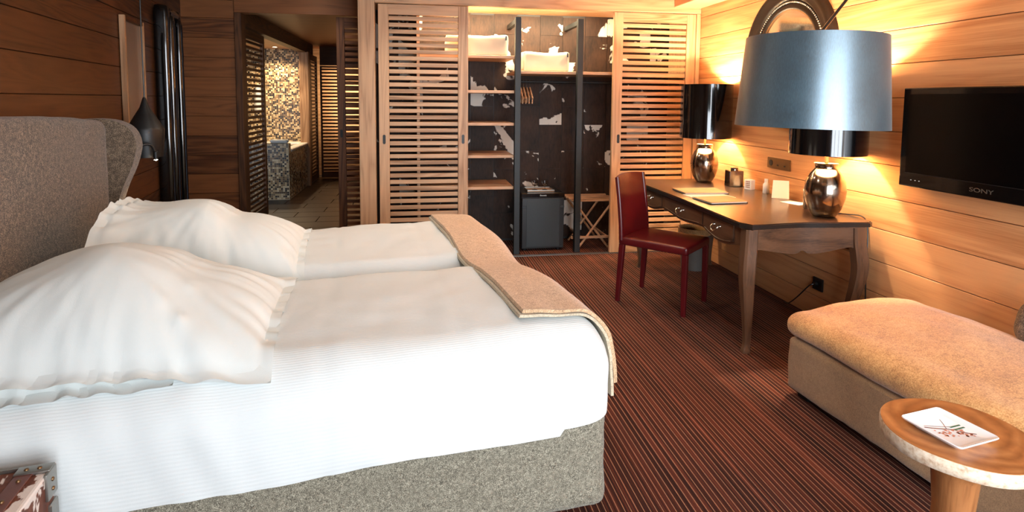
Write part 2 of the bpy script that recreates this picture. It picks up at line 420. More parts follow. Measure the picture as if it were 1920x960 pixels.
# window wall behind the camera
wf = obj('wall_front', bx(-1.6, .15, -1.12, -1.0, 0, ZC), M['oakX']); struct(wf, 'wall with the window behind the viewer', 'wall')
obj('pier', bx(2.50, 2.7, -1.12, -1.0, 0, ZC), M['oakX'], wf); obj('lintel', bx(.15, 2.50, -1.12, -1.0, 2.25, ZC), M['oakX'], wf); obj('sill_wall', bx(.15, 2.50, -1.12, -1.0, 0, .12), M['oakX'], wf)
wn = obj('window_1', bx(.15, 2.50, -1.09, -1.03, .12, .18), M['darkX']); struct(wn, 'tall window with dark wooden posts', 'window')
for x in (.15, .92, 1.68, 2.44): obj('mullion', bx(x, x+.06, -1.09, -1.03, .18, 2.19), M['darkZ'], wn)
obj('window_head', bx(.15, 2.50, -1.09, -1.03, 2.19, 2.25), M['darkX'], wn)
for x in (.21, .98, 1.74): obj('pane', bx(x, x+.70, -1.063, -1.057, .18, 2.19), M['glass'], wn)

# recessed ceiling spots of the bedroom; the first is added to brighten the bed
for i, (x, y, pw) in enumerate(((-.15, 2.75, 26), (.25, 4.25, 20), (1.35, 4.05, 12), (-1.0, 5.45, 5))):
    t = thing('ceiling_spot', ('ceiling spot added out of view to brighten the bed', 'recessed ceiling spot in front of the left wardrobe door', 'recessed ceiling spot in front of the wardrobe opening', 'recessed ceiling spot above the bathroom doorway')[i], 'ceiling spot', (x, y, 2.408), 0, 'bedroom ceiling spots')
    obj('trim_ring', lathe(NB(), [(.036, 0), (.052, 0), (.052, -.008), (.036, -.006)], 24, closed=True), M['chrome'], t)
    obj('diffuser', lathe(NB(), [(.036, -.001), (.036, -.003)], 24), M['spot_glow'], t)
    lamp('spot_lamp', 'SPOT', (0, 0, -.02), pw, (1, .95, .87), .035, spot=2.4, parent=t)

# recess wall around the bathroom doorway
jamb = struct(obj('trim_3', bx(-1.685, -1.625, YL-.03, YL+.12, 0, 2.20, bev=.003), M['darkZ']), 'upright door jamb beside the bathroom doorway', 'trim')
struct(obj('trim_4', bx(-1.685, -.40, YL-.03, YL+.12, 2.20, ZC-.012, bev=.003), M['midX']), 'wide wooden lintel over the bathroom doorway', 'trim')
def louver(root, x0, x1, z0, z1, pitch, h, th, mat, axis='X', name='slat'):
    n = int(round((z1-z0)/pitch)); p = (z1-z0)/n
    for k in range(n):
        sz = (x1-x0, th) if axis == 'X' else (th, x1-x0)
        loc = ((x0+x1)/2, 0, z0+p*(k+.5)) if axis == 'X' else (0, (x0+x1)/2, z0+p*(k+.5))
        inst(name, box_mesh(sz[0], sz[1], h, mat, .003, name), root, loc)
def slat_panel(name, parent, x0, x1, z0, z1, th, stl, top, bot, mz, mx, y, axis='X', sth=.018, pitch=.0562, slat_h=.035):
    bm = NB(); B = lambda a0, a1, b0, b1: box(bm, *( (a0, a1, -th/2, th/2) if axis == 'X' else (-th/2, th/2, a0, a1)), b0, b1, bev=.002)
    B(x0, x0+stl, z0, z1)
    me = mesh_of(bm, name); me.materials.append(mz)
    root = bpy.data.objects.new(name, me); link(root, parent); root.location = (0, y, 0) if axis == 'X' else (y, 0, 0)
    obj('stile', bx(*((x1-stl, x1, -th/2, th/2) if axis == 'X' else (-th/2, th/2, x1-stl, x1)), z0, z1, bev=.002), mz, root)
    for a, b in ((z1-top, z1), (z0, z0+bot)):
        c = bx(x0+stl, x1-stl, -th/2+.001, th/2-.001, a, b) if axis == 'X' else bx(-th/2+.001, th/2-.001, x0+stl, x1-stl, a, b)
        obj('rail', c, mx, root)
    louver(root, x0+stl, x1-stl, z0+bot, z1-top, pitch, slat_h, sth, mx, axis)
    return root
def pull(root, x, z, y=-.021):
    bm = NB(); o = [(.012*math.cos(t)*1.0, .028*(1 if math.sin(t) >= 0 else -1)+.012*math.sin(t)) for t in [2*PI*(i+.5)/20 for i in range(20)]]
    prism(bm, o, 0, .008, lambda a, b, c: (x+a, y+c, z+b)); obj('handle', bm, M['black_matt'], root)
d1 = slat_panel('door_1', None, -.77, -.15, .01, 2.19, .036, .075, .10, .12, M['midZ'], M['midX'], YL+.04)
struct(d1, 'slatted wooden sliding door half across the bathroom doorway', 'door'); pull(d1, -.735, 1.06)

# ------------------------------------------------------------------ bathroom passage
fl = struct(obj('floor', bx(-3.3, .3, YL, 11.05, -.06, -.008), M['tile_grout']), 'slate tiled floor of the bathroom passage', 'floor')
ty = YL+.01; row = 0
while ty < 10.6:
    tx = -3.25 - (row % 2)*.3
    while tx < -.3:
        if tx > -2.35: inst('tile', box_mesh(.592, .292, .012, M['tile'], .002, 'tile'), fl, (tx+.3, ty+.15, -.006))
        tx += .6
    ty += .3; row += 1
struct(obj('wall_passage', bx(-.30, -.2, YL+.13, 10.95, 0, 2.3), M['darkY']), 'dark wood wall along the bathroom passage', 'wall')
struct(obj('wall_end', bx(-3.3, .3, 10.95, 11.05, 0, 2.4), M['oakX']), 'lit wall behind the slatted screen', 'wall')
struct(obj('wall_bath_left', bx(-3.35, -3.25, YL+.12, 11, 0, 2.4), M['grout']), 'far side wall of the bathroom', 'wall')
cb = struct(obj('ceiling', bx(-3.3, .3, YL+.12, 11, 2.30, 2.38), M['midX']), 'wooden ceiling over the bathroom passage', 'ceiling')
obj('bath_board', bx(-3.25, -1.85, YL+.13, 10.2, 2.20, 2.30), M['oakX'], cb)
struct(obj('trim_5', bx(-1.84, -1.72, YL+.13, 10.2, 2.13, 2.30), M['darkY']), 'dark beam over the bathroom opening', 'trim')
d2 = slat_panel('door_2', None, 5.99, 7.21, .02, 2.12, .036, .06, .09, .10, M['darkZ'], M['darkY'], -1.78, axis='Y', pitch=.058, slat_h=.030)
struct(d2, 'dark louvered door standing along the left of the passage', 'door')
struct(obj('trim_6', bx(-1.84, -1.70, 9.62, 9.74, 0, 2.14, bev=.003), M['oakZ']), 'lit upright post at the end of the bath opening', 'trim')
d3 = slat_panel('door_3', None, 9.76, 10.478, .02, 2.12, .036, .06, .09, .10, M['darkZ'], M['darkY'], -1.72, axis='Y', pitch=.058, slat_h=.030)
struct(d3, 'dark louvered door at the far left of the passage', 'door')
sc = slat_panel('slatted_screen', None, -1.66, -.32, .02, 1.97, .04, .03, .03, .10, M['darkZ'], M['midX'], 10.50, pitch=.058, slat_h=.030)
tag(sc, 'backlit slatted screen at the end of the bathroom passage', 'screen')
struct(obj('wall_screen', bx(-1.66, -.32, 10.48, 10.52, 1.98, 2.30), M['darkX']), 'dark panel above the slatted screen', 'wall')
def mosaic(parent, nx, nz, tf, t=.0265, gap=.0035, th=.003):
    bm = NB()
    for i in range(nx):
        for k in range(nz):
            a0, b0 = i*t+gap/2, k*t+gap/2; a1, b1 = a0+t-gap, b0+t-gap
            q = [bm.verts.new(tf(a, b, th)) for a, b in ((a0, b0), (a1, b0), (a1, b1), (a0, b1))]
            p = [bm.verts.new(tf(a, b, -.001)) for a, b in ((a0, b0), (a1, b0), (a1, b1), (a0, b1))]
            bm.faces.new(q)
            for s in range(4): bm.faces.new((p[s], p[(s+1) % 4], q[(s+1) % 4], q[s]))
    o = obj('mosaic_tiles', bm, M['mosaic'], parent); o['kind'] = 'stuff'; return o
wm = struct(obj('wall_mosaic', bx(-3.2, -1.72, 9.92, 10.0, 0, 2.2), M['grout']), 'beige and brown mosaic wall above the bathtub', 'wall')
mosaic(wm, 40, 68, lambda a, b, c: (-2.79+a, 9.92-c, .40+b))
hw = struct(obj('wall_half', bx(-2.30, -1.745, 8.30, 8.42, 0, .78), M['grout']), 'low mosaic half wall at the foot of the bathtub', 'wall')
mosaic(hw, 20, 29, lambda a, b, c: (-2.283+a, 8.30-c, .008+b)); mosaic(hw, 4, 29, lambda a, b, c: (-1.745+c, 8.307+a, .008+b))
mosaic(hw, 20, 4, lambda a, b, c: (-2.283+a, 8.307+b, .78+c))
bt = thing('bathtub', 'built-in bathtub with white rim and mosaic side panel', 'bathtub', (-2.1, 9.15, 0))
sp_ = obj('side_panel', bx(.30, .355, -.72, .46, 0, .66), M['grout'], bt)
mosaic(sp_, 44, 24, lambda a, b, c: (.355+c, -.715+a, .01+b))
bm = NB(); box(bm, -.45, .37, -.72, -.60, .66, .70, bev=.01); box(bm, -.45, .37, .40, .76, .66, .70, bev=.01); box(bm, .25, .37, -.60, .40, .66, .70, bev=.01); box(bm, -.45, -.33, -.60, .40, .66, .70, bev=.01)
obj('rim', bm, M['white_paint'], bt)
bm = NB(); soft(bm, (-.34, -.61, .15), (.26, .41, .66), (.1, .1, .12), (10, 12, 8)); obj('basin', bm, M['white_paint'], bt, True)
bm = NB(); soft(bm, (-.12, -.055, 0), (.12, .055, .05), (.03, .03, .025), (14, 8, 6), lambda p, n: p+n*.006*noise.noise(p*30))
tag(obj('folded_towel', bm, M['pillowcase'], None, True, loc=(-1.88, 8.36, .784)), 'folded white towel on top of the mosaic half wall', 'towel')
bm = NB(); soft(bm, (-.05, -.02, -.42), (.05, .02, 0), (.02, .015, .03), (12, 6, 24), lambda p, n: p+Vector((p.x*(-p.z)*1.2, .008*math.sin(p.x*90), 0)))
tag(obj('hanging_towel', bm, M['pillowcase'], None, True, loc=(-2.52, 9.88, 1.62)), 'white towel hanging at the left edge of the mosaic wall', 'towel')
for i, (x, y) in enumerate(((-2.22, 8.9), (-2.18, 9.55))):
    t = thing('downlight', ('bathroom ceiling downlight nearer the passage door', 'bathroom ceiling downlight nearer the mosaic wall')[i], 'downlight', (x, y, 2.2), 0, 'bathroom downlights')
    obj('trim_ring', lathe(NB(), [(.036, 0), (.05, 0), (.05, -.006), (.036, -.006)], 24, closed=True), M['steel'], t)
    obj('diffuser', lathe(NB(), [(.036, -.001), (.036, -.003)], 24), M['spot_glow'], t)
    lamp('downlight_lamp', 'SPOT', (0, 0, -.02), 46, (1, .74, .46), .03, spot=2.3, parent=t)
lamp('screen_lamp', 'AREA', (-1.0, 10.57, 1.4), 16, (1, .74, .45), 1.1, 1.1, (PI/2, 0, 0))

# ------------------------------------------------------------------ wardrobe
wd = thing('wardrobe', 'wide built-in wardrobe with slatted sliding doors and cowhide lined interior', 'wardrobe', (1.05, 5.3, 0))
wo = Vector((-1.05, -5.3, 0))
def wobj(name, bm, mat, par=None, **k):
    bmesh.ops.translate(bm, verts=bm.verts, vec=wo); return obj(name, bm, mat, par or wd, **k)
wobj('post', bx(-.481, -.344, 4.98, 5.11, 0, 2.40, bev=.004), M['oakZ'])
wobj('side_panel', bx(-.46, -.42, 5.11, 5.63, 0, 2.40), M['oakZ'])
wobj('divider', bx(.0, .025, 5.07, 5.61, 0, 2.235), M['oakZ'])
wobj('end_panel', bx(XR-.022, XR-.002, 5.062, 5.612, 0, 2.235), M['oakZ'])
wobj('header', bx(-.344, XR-.002, 4.985, 5.06, 2.20, 2.40, bev=.004), M['oakX'])
wobj('end_post', bx(2.525, XR-.004, 4.985, 5.06, 0, 2.20, bev=.003), M['oakZ'])
wobj('interior_top', bx(-.42, XR-.002, 5.06, 5.63, 2.235, 2.26), M['oakX'])
wobj('back_board', bx(-.42, XR-.002, 5.62, 5.64, 0, 2.235), M['black_matt'])
wobj('track', bx(-.34, 2.52, 5.0, 5.014, 0, .006), M['steel']); wobj('track', bx(-.34, 2.52, 5.03, 5.044, 0, .006), M['steel'])
for lab, a, b, hs in (('left', -.318, .438, (-.276, .395)), ('right', 1.745, 2.523, (1.805,))):
    sd = slat_panel('sliding_door', wd, a, b, .008, 2.195, .036, .086, .085, .21, M['oakZ'], M['oakX'], 0)
    sd.location = wo + Vector((0, 5.022, 0))
    for h in hs: pull(sd, h, 1.06)
# cowhide panels on the back
px = -.40
for i in range(13):
    z = 0.02 - (i % 2)*.18
    while z < 2.22:
        a, b = max(z, .02), min(z+.44, 2.232)
        if b-a > .03: inst('hide_panel', box_mesh(.225, .006, b-a-.002, M['hide'], 0, 'hide_panel'), wd, wo+Vector((px+.114, 5.614, (a+b)/2)))
        z += .44
    px += .2285
for z in (1.785, 1.476, 1.185, .893, .606): wobj('shelf', bx(.026, .865, 5.13, 5.606, z-.013, z+.013, bev=.002), M['shelfX'])
wobj('top_shelf', bx(.87, XR-.006, 5.13, 5.606, 1.640, 1.666, bev=.002), M['shelfX'])
for x in (.862, 1.432):
    u = wobj('upright', bx(x, x+.052, 5.075, 5.127, 0, 2.135, bev=.002), M['post_black'])
    wobj('arm', bx(x+.006, x+.046, 5.127, 5.61, 2.085, 2.125), M['post_black'])
wobj('hanging_rail', tube(NB(), [(.92, 5.36, 1.575), (2.55, 5.36, 1.575)], .012), M['post_black'])
wobj('light_strip', bx(.06, 1.72, 5.075, 5.10, 2.215, 2.235), M['led_strip'])
lamp('wardrobe_lamp', 'AREA', (.9, 5.20, 2.225), 44, (1, .78, .48), 1.6, .06, (math.radians(18), 0, 0))
for i in range(4):
    t = thing('coat_hanger', ('wooden coat hanger nearest the black upright, on the wardrobe rail', 'second wooden coat hanger from the black upright', 'third wooden coat hanger from the black upright', 'outermost wooden coat hanger on the wardrobe rail')[i], 'hanger', (.96+.03*i, 5.36, 1.575), math.radians(-3), 'hangers on the wardrobe rail')
    obj('hook', tube(NB(), spline([(0, -.012, -.004), (0, 0, .0155), (0, .014, .002), (0, .004, -.02), (0, 0, -.05)], 5), .0016, 6), M['steel'], t)
    bm = NB(); prism(bm, [(-.2, -.15), (-.19, -.165), (0, -.085), (.19, -.165), (.2, -.15), (.02, -.05), (-.02, -.05)], -.006, .006, lambda a, b, c: (c, a, b)); obj('shoulder_bar', bm, M['shelfY'], t)
    obj('trouser_bar', tube(NB(), [(0, -.18, -.20), (0, .18, -.20)], .005, 8), M['shelfY'], t); 
    for s in (-1, 1): obj('strut', tube(NB(), [(0, s*.175, -.158), (0, s*.178, -.20)], .005, 8), M['shelfY'], t)
def fabric_cube(label, x0, x1, y0, y1, z, h):
    t = thing('storage_cube', label, 'storage box', ((x0+x1)/2, (y0+y1)/2, z), 0, 'cream fabric boxes on the wardrobe shelves')
    sx, sy = (x1-x0)/2, (y1-y0)/2
    def fn(p, n):
        k = p.z/h; sag = .012*k*math.cos(p.x/sx*PI/2)
        q = p.copy(); q.z -= sag*1.2; q += n*.004*noise.noise(p*14); q.y *= 1-.04*k; return q
    obj('body', soft(NB(), (-sx, -sy, 0), (sx, sy, h), (.03, .03, .022), (24, 18, 12), fn), M['felt'], t, True)
    for s in (-1, 1): obj('seam', tube(NB(), [(s*(sx-.012), -sy-.001, .01), (s*(sx-.012), -sy+.002, h*.93)], .003, 6), M['felt'], t)
    obj('tag', bx(sx-.03, sx-.018, -sy-.005, -sy+.006, h*.72, h*.93), M['black_leather'], t)
fabric_cube('cream fabric storage box on the upper left wardrobe shelf', .26, .815, 5.16, 5.56, 1.798, .19)
fabric_cube('cream fabric storage box on the shelf between the black uprights', .955, 1.392, 5.19, 5.56, 1.666, .185)
# minibar
t = thing('minibar_fridge', 'small dark grey minibar fridge on the wardrobe floor', 'fridge', (1.152, 5.38, 0))
obj('body', bx(-.205, .205, -.19, .20, .02, .545, bev=.006), M['black_plastic'], t)
d = obj('door', bx(-.200, .200, -.213, -.191, .025, .50, bev=.004), M['black_plastic'], t)
obj('door_panel', bx(-.155, .155, -.2165, -.2125, .045, .495), M['fridge_door'], d)
for s in (-1, 1): obj('hinge', bx(s*.18-.02, s*.18+.02, -.219, -.212, .405, .43, bev=.003), M['fridge_door'], d)
obj('top_panel', bx(-.205, .205, -.213, -.19, .505, .545, bev=.003), M['black_gloss'], t)
text('lettering', 'Dometic', .018, M['white_card'], t, (0, -.2138, .524), (PI/2, 0, 0))
for s in (-1, 1): obj('foot', lathe(NB(), [(.015, 0), (.015, .02)], 12, s*.16, -.15), M['black_plastic'], t)
t = thing('serving_tray', 'shallow tray on top of the minibar', 'tray', (1.15, 5.36, .5455))
obj('plate', bx(-.13, .13, -.1, .1, 0, .006, bev=.002), M['shelfX'], t)
bm = NB(); box(bm, -.13, .13, -.1, -.094, .006, .016); box(bm, -.13, .13, .094, .1, .006, .016); box(bm, -.13, -.124, -.094, .094, .006, .016); box(bm, .124, .13, -.094, .094, .006, .016); obj('lip', bm, M['steel'], t)
def m_drink():
    m, nt, b = newmat('drinking_glass'); b.inputs['Transmission Weight'].default_value = 1; b.inputs['Roughness'].default_value = .02; b.inputs['IOR'].default_value = 1.45; return m
M['drink'] = m_drink()
for i, x in enumerate((1.105, 1.205)):
    t = thing('stem_glass', ('left stemmed glass on the minibar tray', 'right stemmed glass on the minibar tray')[i], 'glass', (x, 5.34, .5517), 0, 'glasses on the minibar')
    obj('foot', lathe(NB(), [(.0001, 0), (.027, 0), (.027, .002), (.004, .006)], 24), M['drink'], t, True)
    obj('stem', lathe(NB(), [(.004, .006), (.0035, .03), (.005, .036)], 16), M['drink'], t, True)
    obj('bowl', lathe(NB(), [(.005, .036), (.024, .046), (.031, .066), (.030, .094), (.0285, .094), (.029, .066), (.022, .049), (.0001, .040)], 28), M['drink'], t, True)
t = thing('luggage_rack', 'folding wooden luggage rack standing in the wardrobe', 'luggage rack', (1.65, 5.36, 0))
for k in range(4): obj('top_slat', bx(-.22, .22, -.18+.105*k, -.14+.105*k, .455, .472, bev=.003), M['shelfX'], t)
for y in (-.15, .19):
    for s in (-1, 1):
        obj('leg', tube(NB(), [(s*.155, y+.012*s, .0), (-s*.19, y+.012*s, .455)], .011, 8), M['shelfZ'], t)
for s in (-1, 1): obj('stretcher', bx(s*.13-.009, s*.13+.009, -.16, .2, .095, .125, bev=.003), M['shelfY'], t)
obj('front_bar', bx(-.22, .22, -.178, -.162, .1, .125, bev=.003), M['shelfX'], t)

# ------------------------------------------------------------------ bed
BC = (-.12, 2.55)
def eobj(name, bm, mat, parent=None, pc=None, c=None, smooth=True, ang=50):
    """mesh given in (e1,e2,z); its origin goes to c"""
    c = c or (pc if pc else (0, 0, 0)); bmesh.ops.translate(bm, verts=bm.verts, vec=-Vector(c))
    o = obj(name, bm, mat, parent, smooth, ang)
    if parent is None: o.location = ew(*c); o.rotation_euler[2] = PHI
    else: o.location = Vector(c)-Vector(pc)
    return o
bed = thing('bed', 'large double bed with grey tweed winged headboard and box base', 'bed', ew(BC[0], BC[1]), PHI)
pc = (BC[0], BC[1], 0)
def basefn(p, n): return p + n*.006*noise.noise(p*5) + n*.004*noise.noise(p*13)
bm = soft(NB(), (-1.08, 1.645, .035), (.895, 3.44, .37), (.06, .06, .03), (60, 50, 12), basefn); eobj('box_base', bm, M['tweed'], bed, pc)
for a, b in ((-1.0, 1.75), (.78, 1.75), (-1.0, 3.34), (.78, 3.34)): eobj('foot', lathe(NB(), [(.03, 0), (.035, .06)], 16, a, b), M['black_matt'], bed, pc)
def hbfn(p, n):
    q = p.copy(); d = (p.y-2.55)/1.1; q.z -= .05*d*d*max(0, p.z-.4)/.9; return q + n*.003*noise.noise(p*6)
eobj('headboard', soft(NB(), (-1.235, 1.50, .02), (-1.10, 3.60, 1.322), (.05, .05, .06), (10, 60, 40), hbfn), M['tweed_brown'], bed, pc)
prof = [(-1.232, .02), (-1.09, .02), (-1.09, .5), (-1.085, .68), (-1.072, .80), (-1.04, .91), (-.998, 1.01), (-.972, 1.10), (-.968, 1.15), (-.982, 1.205), (-1.015, 1.247), (-1.075, 1.275), (-1.15, 1.284), (-1.232, 1.282)]
for y0, y1 in ((3.575, 3.69), (1.41, 1.525)):
    bm = NB(); q = [(v.x, v.y) for v in spline([(a, b, 0) for a, b in prof], 4)]
    prism(bm, q, y0, y1, lambda a, b, c: (a, c, b))
    es = [e for e in bm.edges if abs(e.verts[0].co.y-e.verts[1].co.y) < 1e-6]
    bmesh.ops.bevel(bm, geom=es, offset=.032, segments=4, affect='EDGES', profile=.5, clamp_overlap=True)
    eobj('wing', bm, M['tweed_brown'], bed, pc)
# duvets
BVH_V, BVH_F = [], []
def reg(bm):
    o = len(BVH_V); bm.verts.ensure_lookup_table(); bm.verts.index_update()
    BVH_V.extend([v.co.copy() for v in bm.verts]); BVH_F.extend([[v.index+o for v in f.verts] for f in bm.faces])
def duvet(name, label, y0, y1, near):
    ZT = .665
    def fn(p, n):
        q = p.copy(); t = (p.y-(y0+y1)/2)/((y1-y0)/2)
        w = .010*noise.noise(Vector((p.x*3.2, p.y*3.2, p.z*5)))+.004*noise.noise(p*11)
        if near and p.y < y0+.2:
            k = min(1, (y0+.2-p.y)/.2)
            w += k*.009*noise.noise(Vector((p.x*13+p.z*5, 2, p.z*2)))*max(0, min(1, (.3-p.x)/.5))
        for c in (.0, .42): w -= .004*math.exp(-((p.x-c-.05*(p.y-2))/.009)**2)
        q += n*w
        if p.z > ZT-.1: q.z += .018*(1-t*t)
        hem = .352 + .014*noise.noise(Vector((p.x*2.1, 7, 1))) + (.022 if p.x > .7 and near else 0)
        if q.z < hem: q.z = hem
        return q
    bm = soft(NB(), (-1.06, y0, .20), (.905, y1, ZT), (.12, .15 if near else .11, .15), (120, 64, 26), fn)
    reg(bm)
    return tag(eobj(name, bm, M['linen'], None, c=(-.08, (y0+y1)/2, .352)), label, 'duvet', 'white duvets on the bed')
duvet('duvet', 'white duvet over the near half of the bed, hanging down its side', 1.60, 2.535, True)
duvet('duvet', 'white duvet over the far half of the bed', 2.545, 3.48, False)
def pillow(name, label, cx, cy, a, b, h, rot=0, fl=.07, lift=.0, tip=0, seed=0, group=None, floorz=.5, taper=0):
    """lens shaped pillow with a flat flange, laid over whatever is below it"""
    tree = BVHTree.FromPolygons(BVH_V, BVH_F); NU, NV = 72, 60
    cr, sr = math.cos(rot), math.sin(rot)
    A, B_ = a+fl, b+fl
    base = [[0]*(NV+1) for _ in range(NU+1)]; XY = {}
    for i in range(NU+1):
        for j in range(NV+1):
            u, v = -1+2*i/NU, -1+2*j/NV
            x, y = u*A*(1-.035*(1-v*v)*0-.03*v*v*u*u+.0), v*B_*(1-.05*(1-u*u)*0-.03*u*u*v*v)
            x *= 1-.04*(1-abs(u))*0; pinch = 1-.05*math.cos(v*PI/2)*abs(u)**3; x *= pinch; y *= 1-.05*math.cos(u*PI/2)*abs(v)**3
            X, Y = cx+x*cr-y*sr, cy+x*sr+y*cr; XY[i, j] = (X, Y, x, y, u, v)
            hit = tree.ray_cast(Vector((X, Y, 2)), Vector((0, 0, -1)))
            base[i][j] = max(hit[0].z, floorz) if hit[0] else floorz
    orig = [r[:] for r in base]
    for it in range(10):
        nb = [r[:] for r in base]
        for i in range(NU+1):
            for j in range(NV+1):
                s = c = 0
                for di in (-1, 0, 1):
                    for dj in (-1, 0, 1):
                        if 0 <= i+di <= NU and 0 <= j+dj <= NV: s += base[i+di][j+dj]; c += 1
                nb[i][j] = max(orig[i][j]-.0, s/c) if it > 6 else s/c
        base = nb
    bm = NB(); top = {}; bot = {}
    for (i, j), (X, Y, x, y, u, v) in XY.items():
        ui, vi = min(1, abs(x)/a), min(1, abs(y)/b)
        hh = h*((1-ui**2.6)**.72)*((1-vi**2.4)**.72)
        hh *= 1-taper*min(1, max(0, -u-.05)/.75)**1.2
        wr = .010*noise.noise(Vector((X*4+seed, Y*4, seed)))*(.3+min(1, hh/h))
        ed = max(ui, vi); wr += .019*ed**3*noise.noise(Vector((math.atan2(y, x)*9+seed, ed*1.5, seed*2)))
        zb = base[i][j]+.004 + tip*(max(0, -u-.15)/.85)**1.6*.15
        lipz = .006 if (ui >= 1 or vi >= 1) else 0
        top[i, j] = bm.verts.new((X, Y, zb+.012+hh+max(-.006, wr)-lipz)); 
        bot[i, j] = bm.verts.new((X, Y, zb+.002)) if 0 < i < NU and 0 < j < NV else top[i, j]
    for i in range(NU):
        for j in range(NV):
            bm.faces.new((top[i, j], top[i+1, j], top[i+1, j+1], top[i, j+1]))
            q = (bot[i, j], bot[i, j+1], bot[i+1, j+1], bot[i+1, j])
            if len(set(q)) == 4: bm.faces.new(q)
    reg(bm)
    o = eobj(name, bm, M['pillowcase'], None, c=(cx, cy, .67)); return tag(o, label, 'pillow', group)
G = 'white pillows on the bed'
pillow('pillow', 'lower white pillow of the near pair, only its flange showing', -.74, 2.02, .31, .34, .085, 0, .055, seed=3, group=G)
pillow('pillow', 'lower white pillow of the far pair, hidden under the upper one', -.74, 2.92, .31, .33, .09, 0, .04, seed=5, group=G)
pillow('pillow', 'plump upper white pillow on the near half of the bed', -.585, 2.055, .41, .36, .145, -.05, .06, seed=1, group=G, tip=.1, taper=.45)
pillow('pillow', 'plump upper white pillow on the far half of the bed', -.478, 2.92, .358, .35, .16, -.03, .05, seed=9, group=G, tip=1.0, taper=.7)
# throw over the foot of the bed
def throw(name, off, e_left, y0, y1, zdown, mat, parent, pcz, thick):
    tree = BVHTree.FromPolygons(BVH_V, BVH_F); NS, NTT = 46, 90
    O = (.5, .40); pts = [[None]*(NTT+1) for _ in range(NS+1)]
    a0 = math.atan2(.28, e_left-O[0]); a1 = math.atan2(zdown-O[1], .42)
    for j in range(NTT+1):
        for i in range(NS+1):
            y = (y0-.05*(i/NS))+(y1-y0+.05*(i/NS))*j/NTT
            a = a0+(a1-a0)*i/NS; d = Vector((math.cos(a), 0, math.sin(a)))
            hit = tree.ray_cast(Vector((O[0], y, O[1]))+d*1.2, -d)
            R = 1.2-hit[3] if hit[0] else .4
            pts[i][j] = [R, y, a]
    for it in range(40):
        for i in range(NS+1):
            src = [p[0] for p in pts[i]]
            for j in range(NTT+1):
                w = src[max(0, j-2):j+3]; pts[i][j][0] = max(sum(w)/len(w), src[j]*.90 if it < 30 else sum(w)/len(w))
    bm = NB(); V = {}
    for i in range(NS+1):
        for j in range(NTT+1):
            R, y, a = pts[i][j]
            for s, o2 in ((0, off), (1, off+thick)):
                rr = R+o2+.003*noise.noise(Vector((i*.15, y*6, off*50)))
                V[i, j, s] = bm.verts.new((O[0]+rr*math.cos(a), y, O[1]+rr*math.sin(a)))
    for i in range(NS):
        for j in range(NTT):
            for s in (0, 1): bm.faces.new((V[i, j, s], V[i+1, j, s], V[i+1, j+1, s], V[i, j+1, s]))
    for i in range(NS):
        for j in (0, NTT): bm.faces.new((V[i, j, 0], V[i+1, j, 0], V[i+1, j, 1], V[i, j, 1]))
    for j in range(NTT):
        for i in (0, NS): bm.faces.new((V[i, j, 0], V[i, j+1, 0], V[i, j+1, 1], V[i, j, 1]))
    return eobj(name, bm, mat, parent, pcz, ang=60)
tz = (.8, 2.55, .4)
th = thing('throw_blanket', 'camel wool throw folded across the foot of the bed', 'blanket', ew(*tz), PHI)
throw('lower_fold', .006, .592, 1.735, 3.44, .40, M['throw_under'], th, tz, .010)
throw('upper_fold', .0185, .600, 1.742, 3.44, .44, M['throw'], th, tz, .013)
# trunk at the near bedside
t = thing('travel_chest', 'cowhide covered trunk with leather straps and metal corners by the bed', 'trunk', ew(-.783, 1.26, 0), PHI)
hx, hy, hz = .173, .27, .55
obj('body', bx(-hx, hx, -hy, hy, .0, hz, bev=.006, seg=2), M['trunk_hide'], t)
for s in (-1, 1):
    obj('strap', bx(s*(hx-.045)-.017, s*(hx-.045)+.017, -hy+.03, hy-.004, hz, hz+.004, bev=.001), M['brown_leather'], t)
    obj('strap', bx(s*(hx-.13)-.02, s*(hx-.13)+.02, -hy+.01, hy-.004, hz, hz+.003, bev=.001), M['brown_leather'], t)
    for k in range(7): obj('stud', lathe(NB(), [(.005, 0), (.004, .003), (.0001, .0045)], 10, s*(hx-.045), -hy+.07+.07*k), M['brass'], t, True).location.z = hz+.004
obj('edge_strip', bx(-hx+.05, hx-.05, hy-.001, hy+.004, hz-.02, hz+.006, bev=.001), M['steel'], t)
for s in (-1, 1):
    for q in (-1, 1):
        bm = NB(); box(bm, *sorted((s*(hx-.065), s*(hx+.004))), *sorted((q*(hy-.028), q*(hy+.004))), hz-.001, hz+.007, bev=.003, seg=2)
        box(bm, *sorted((s*(hx-.002), s*(hx+.006))), *sorted((q*(hy-.045), q*(hy+.004))), hz-.06, hz+.004, bev=.003, seg=2)
        cn = obj('corner_guard', bm, M['steel'], t, True)
        for dx in (.02, .045): obj('rivet', lathe(NB(), [(.005, hz+.007), (.004, hz+.0095), (.0001, hz+.0105)], 10, s*(hx-dx), q*(hy-.013)), M['brass'], cn, True)
        for dz in (.02, .042): obj('rivet', lathe(NB(), [(.005, s*(hx+.006)), (.004, s*(hx+.0085)), (.0001, s*(hx+.0095))], 10, q*(hy-.02), hz-dz, axis='X'), M['brass'], cn, True)
    obj('edge_guard', bx(*sorted((s*(hx-.01), s*(hx+.006))), hy-.035, hy+.005, .2, hz-.075, bev=.003), M['steel'], t)

